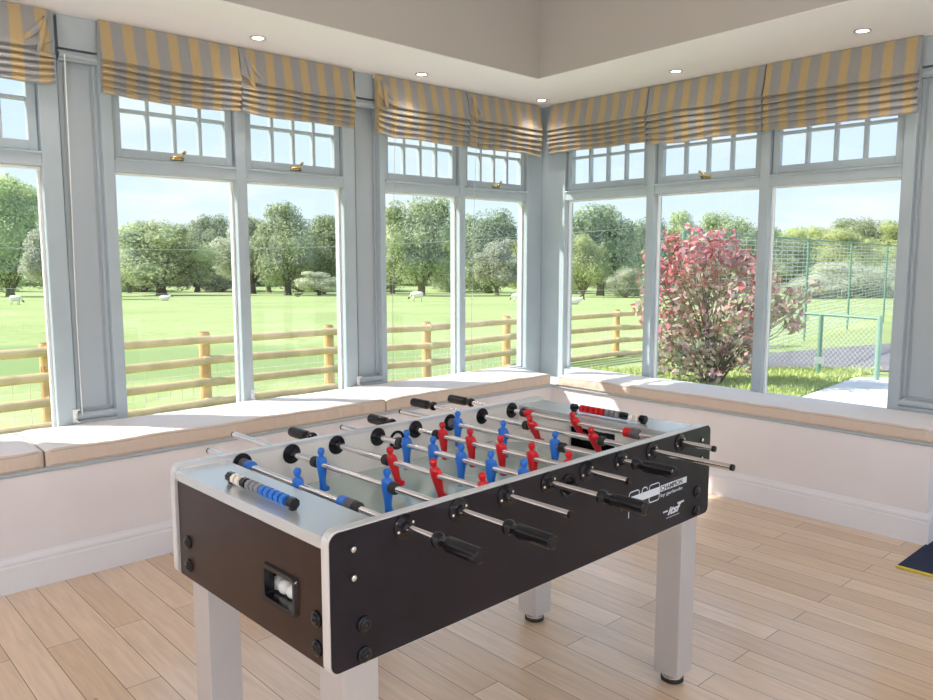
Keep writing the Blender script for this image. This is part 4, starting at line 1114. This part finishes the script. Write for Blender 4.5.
# ---- sheep
def sheep(px, D, wm, label, mt='fleece', head=1, lying=False):
    x, y = at(px, D); z = G(x, y); e = empty('sheep', (x, y, z), math.atan2(RY, RX) + (0 if head > 0 else math.pi))
    mb = MB(); hz = .28 if lying else .62
    rings = []; n = 12
    for t, rw, rh, zo in ((-.52, .10, .12, .02), (-.46, .20, .22, .02), (-.25, .26, .27, .0), (.0, .28, .29, -.01), (.25, .25, .27, 0), (.42, .19, .20, .05), (.52, .12, .13, .10 if not lying else .16), (.62, .09, .10, -.05 if not lying else .24), (.70, .08, .09, -.20 if not lying else .26)):
        rings.append([mb.bm.verts.new((t, rw*math.cos(2*math.pi*i/n), hz+zo+rh*math.sin(2*math.pi*i/n))) for i in range(n)])
    for a, b in zip(rings, rings[1:]):
        for i in range(n): mb.bm.faces.new((a[i], a[(i+1) % n], b[(i+1) % n], b[i]))
    mb.bm.faces.new(rings[0]); mb.bm.faces.new(rings[-1])
    if not lying:
        for lx, ly in ((-.36, -.13), (-.36, .13), (.32, -.13), (.32, .13)):
            mb.tube([(lx, ly, .5), (lx-.02, ly, .28), (lx, ly, .0)], [.08, .045, .035], 6)
    b = mb.build('body', M[mt], e, smooth=True)
    hzv = hz - .30 if not lying else hz + .22
    MB().tube([(.68, 0, hzv+.08), (.76, 0, hzv), (.84, 0, hzv-.10)], [.08, .075, .045], 8).tube([(.70, -.04, hzv+.1), (.69, -.16, hzv+.09)], [.03, .015], 5).tube([(.70, .04, hzv+.1), (.69, .16, hzv+.09)], [.03, .015], 5).build('head', M['sheep_face'], e, smooth=True)
    e.scale = (wm, wm, wm); tag(e, label, 'sheep', 'sheep in the field')
sheep(12.5, 56, .75, 'white sheep grazing in the leftmost pane', head=1)
sheep(163, 70, .85, 'pale sheep lying in front of the spreading oak', lying=True)
sheep(297, 92, .75, 'dark sheep lying below the tall full oak', 'dark_fleece', lying=True)
sheep(417, 66, .95, 'white sheep grazing left of the thick-trunked oak', head=-1)
sheep(518, 66, .8, 'white sheep at the right edge of the third window', head=-1)
sheep(575, 57, .9, 'white sheep lying in the left light of the right wall window', lying=True)
# ---- overhead wires
def wire(px0, D0, y0, px1, D1, y1, label):
    a = Vector((*at(px0, D0), CAMZ+(258-y0)/784.4*D0)); b = Vector((*at(px1, D1), CAMZ+(258-y1)/784.4*D1)); P = []
    for i in range(25):
        t = i/24; p = a.lerp(b, t); p.z -= 1.0*4*t*(1-t); P.append(p-a)
    o = MB().tube(P, .018, 5, False).build('overhead_wire', M['cable'], loc=a); tag(o, label, 'wire')
wire(-60, 60, 246, 700, 60, 222, 'thin overhead wire crossing in front of the trees')
wire(-60, 70, 285, 720, 70, 284, 'thin low wire running along the far hedge')

# ================================================================== LIGHT
w = bpy.data.worlds.new('sky'); S.world = w; w.use_nodes = True; nt = w.node_tree; L = nt.links
bg = nt.nodes['Background']
tc = nn(nt, 'ShaderNodeTexCoord'); sp = nn(nt, 'ShaderNodeSeparateXYZ'); L.new(tc.outputs['Generated'], sp.inputs[0])
r = nn(nt, 'ShaderNodeValToRGB'); cr = r.color_ramp
cr.elements[0].position = 0; cr.elements[0].color = (.71, .84, .98, 1); cr.elements[1].position = .8; cr.elements[1].color = (.34, .56, .95, 1)
e = cr.elements.new(.25); e.color = (.57, .75, .96, 1)
L.new(sp.outputs['Z'], r.inputs[0])
ad = nn(nt, 'ShaderNodeMath', operation='ADD'); L.new(sp.outputs['Z'], ad.inputs[0]); ad.inputs[1].default_value = .22
dv = nn(nt, 'ShaderNodeVectorMath', operation='DIVIDE'); cb = nn(nt, 'ShaderNodeCombineXYZ')
for i in range(3): L.new(ad.outputs[0], cb.inputs[i])
L.new(tc.outputs['Generated'], dv.inputs[0]); L.new(cb.outputs[0], dv.inputs[1])
nz = nn(nt, 'ShaderNodeTexNoise'); nz.inputs['Scale'].default_value = 1.7; nz.inputs['Detail'].default_value = 7; nz.inputs['Roughness'].default_value = .55
L.new(dv.outputs[0], nz.inputs['Vector'])
cm = nn(nt, 'ShaderNodeValToRGB'); cm.color_ramp.elements[0].position = .47; cm.color_ramp.elements[1].position = .70
cm.color_ramp.elements[0].color = (0, 0, 0, 1); cm.color_ramp.elements[1].color = (1, 1, 1, 1); L.new(nz.outputs['Fac'], cm.inputs[0])
mx = nn(nt, 'ShaderNodeMix', data_type='RGBA'); L.new(cm.outputs[0], mx.inputs[0]); L.new(r.outputs[0], mx.inputs[6]); mx.inputs[7].default_value = (.86, .89, .95, 1)
L.new(mx.outputs[2], bg.inputs[0]); bg.inputs[1].default_value = .98
sun = bpy.data.lights.new('sun', 'SUN'); sun.energy = 6.8; sun.angle = R_(.6); sun.color = (1, .95, .86)
so = bpy.data.objects.new('sun', sun); COL.objects.link(so)
so.rotation_euler = (-Vector((-.88, 1, 1.243))).to_track_quat('-Z', 'Y').to_euler()

# added fill lamps out of view to brighten the room, shaped as pendants
M['globe'] = mat('fill_lamp_globe', (1, .97, .93), .4, emit=(1, .95, .9), estr=6)
for i, (x, y) in enumerate(((-.9, -.9), (1.7, -1.4), (-1.5, 1.6))):
    e = empty('fill_lamp', (x, y, 3.75))
    MB().lathe([(.05, 0), (.05, -.02), (.006, -.03), (.006, -1.66)], n=14).build('fill_lamp_flex', M['white_plastic'], e, smooth='auto')
    MB().sphere((0, 0, -1.82), .14, 3).build('globe', M['globe'], e, smooth=True)
    l = bpy.data.lights.new('fill_bulb', 'POINT'); l.energy = 560; l.shadow_soft_size = .145; l.color = (.95, .95, 1)
    lo = bpy.data.objects.new('fill_bulb', l); COL.objects.link(lo); lo.parent = e; lo.location = (0, 0, -1.82)
    tag(e, 'added fill light out of view, shaped as a hanging pendant', 'pendant lamp', 'added fill lights out of view')

# ================================================================== CAMERA
cam = bpy.data.cameras.new('camera'); co = bpy.data.objects.new('camera', cam); COL.objects.link(co)
co.location = (0, 0, CAMZ)
dirv = Vector((FX*math.cos(PITCH), FY*math.cos(PITCH), -math.sin(PITCH)))
co.rotation_euler = dirv.to_track_quat('-Z', 'Y').to_euler()
cam.sensor_width = 36; cam.lens = 779/933*36; cam.clip_end = 1000; cam.clip_start = .05
S.camera = co
S.view_settings.view_transform = 'Standard'; S.view_settings.look = 'None'; S.view_settings.exposure = .38; S.view_settings.gamma = 1
S.view_settings.use_curve_mapping = False
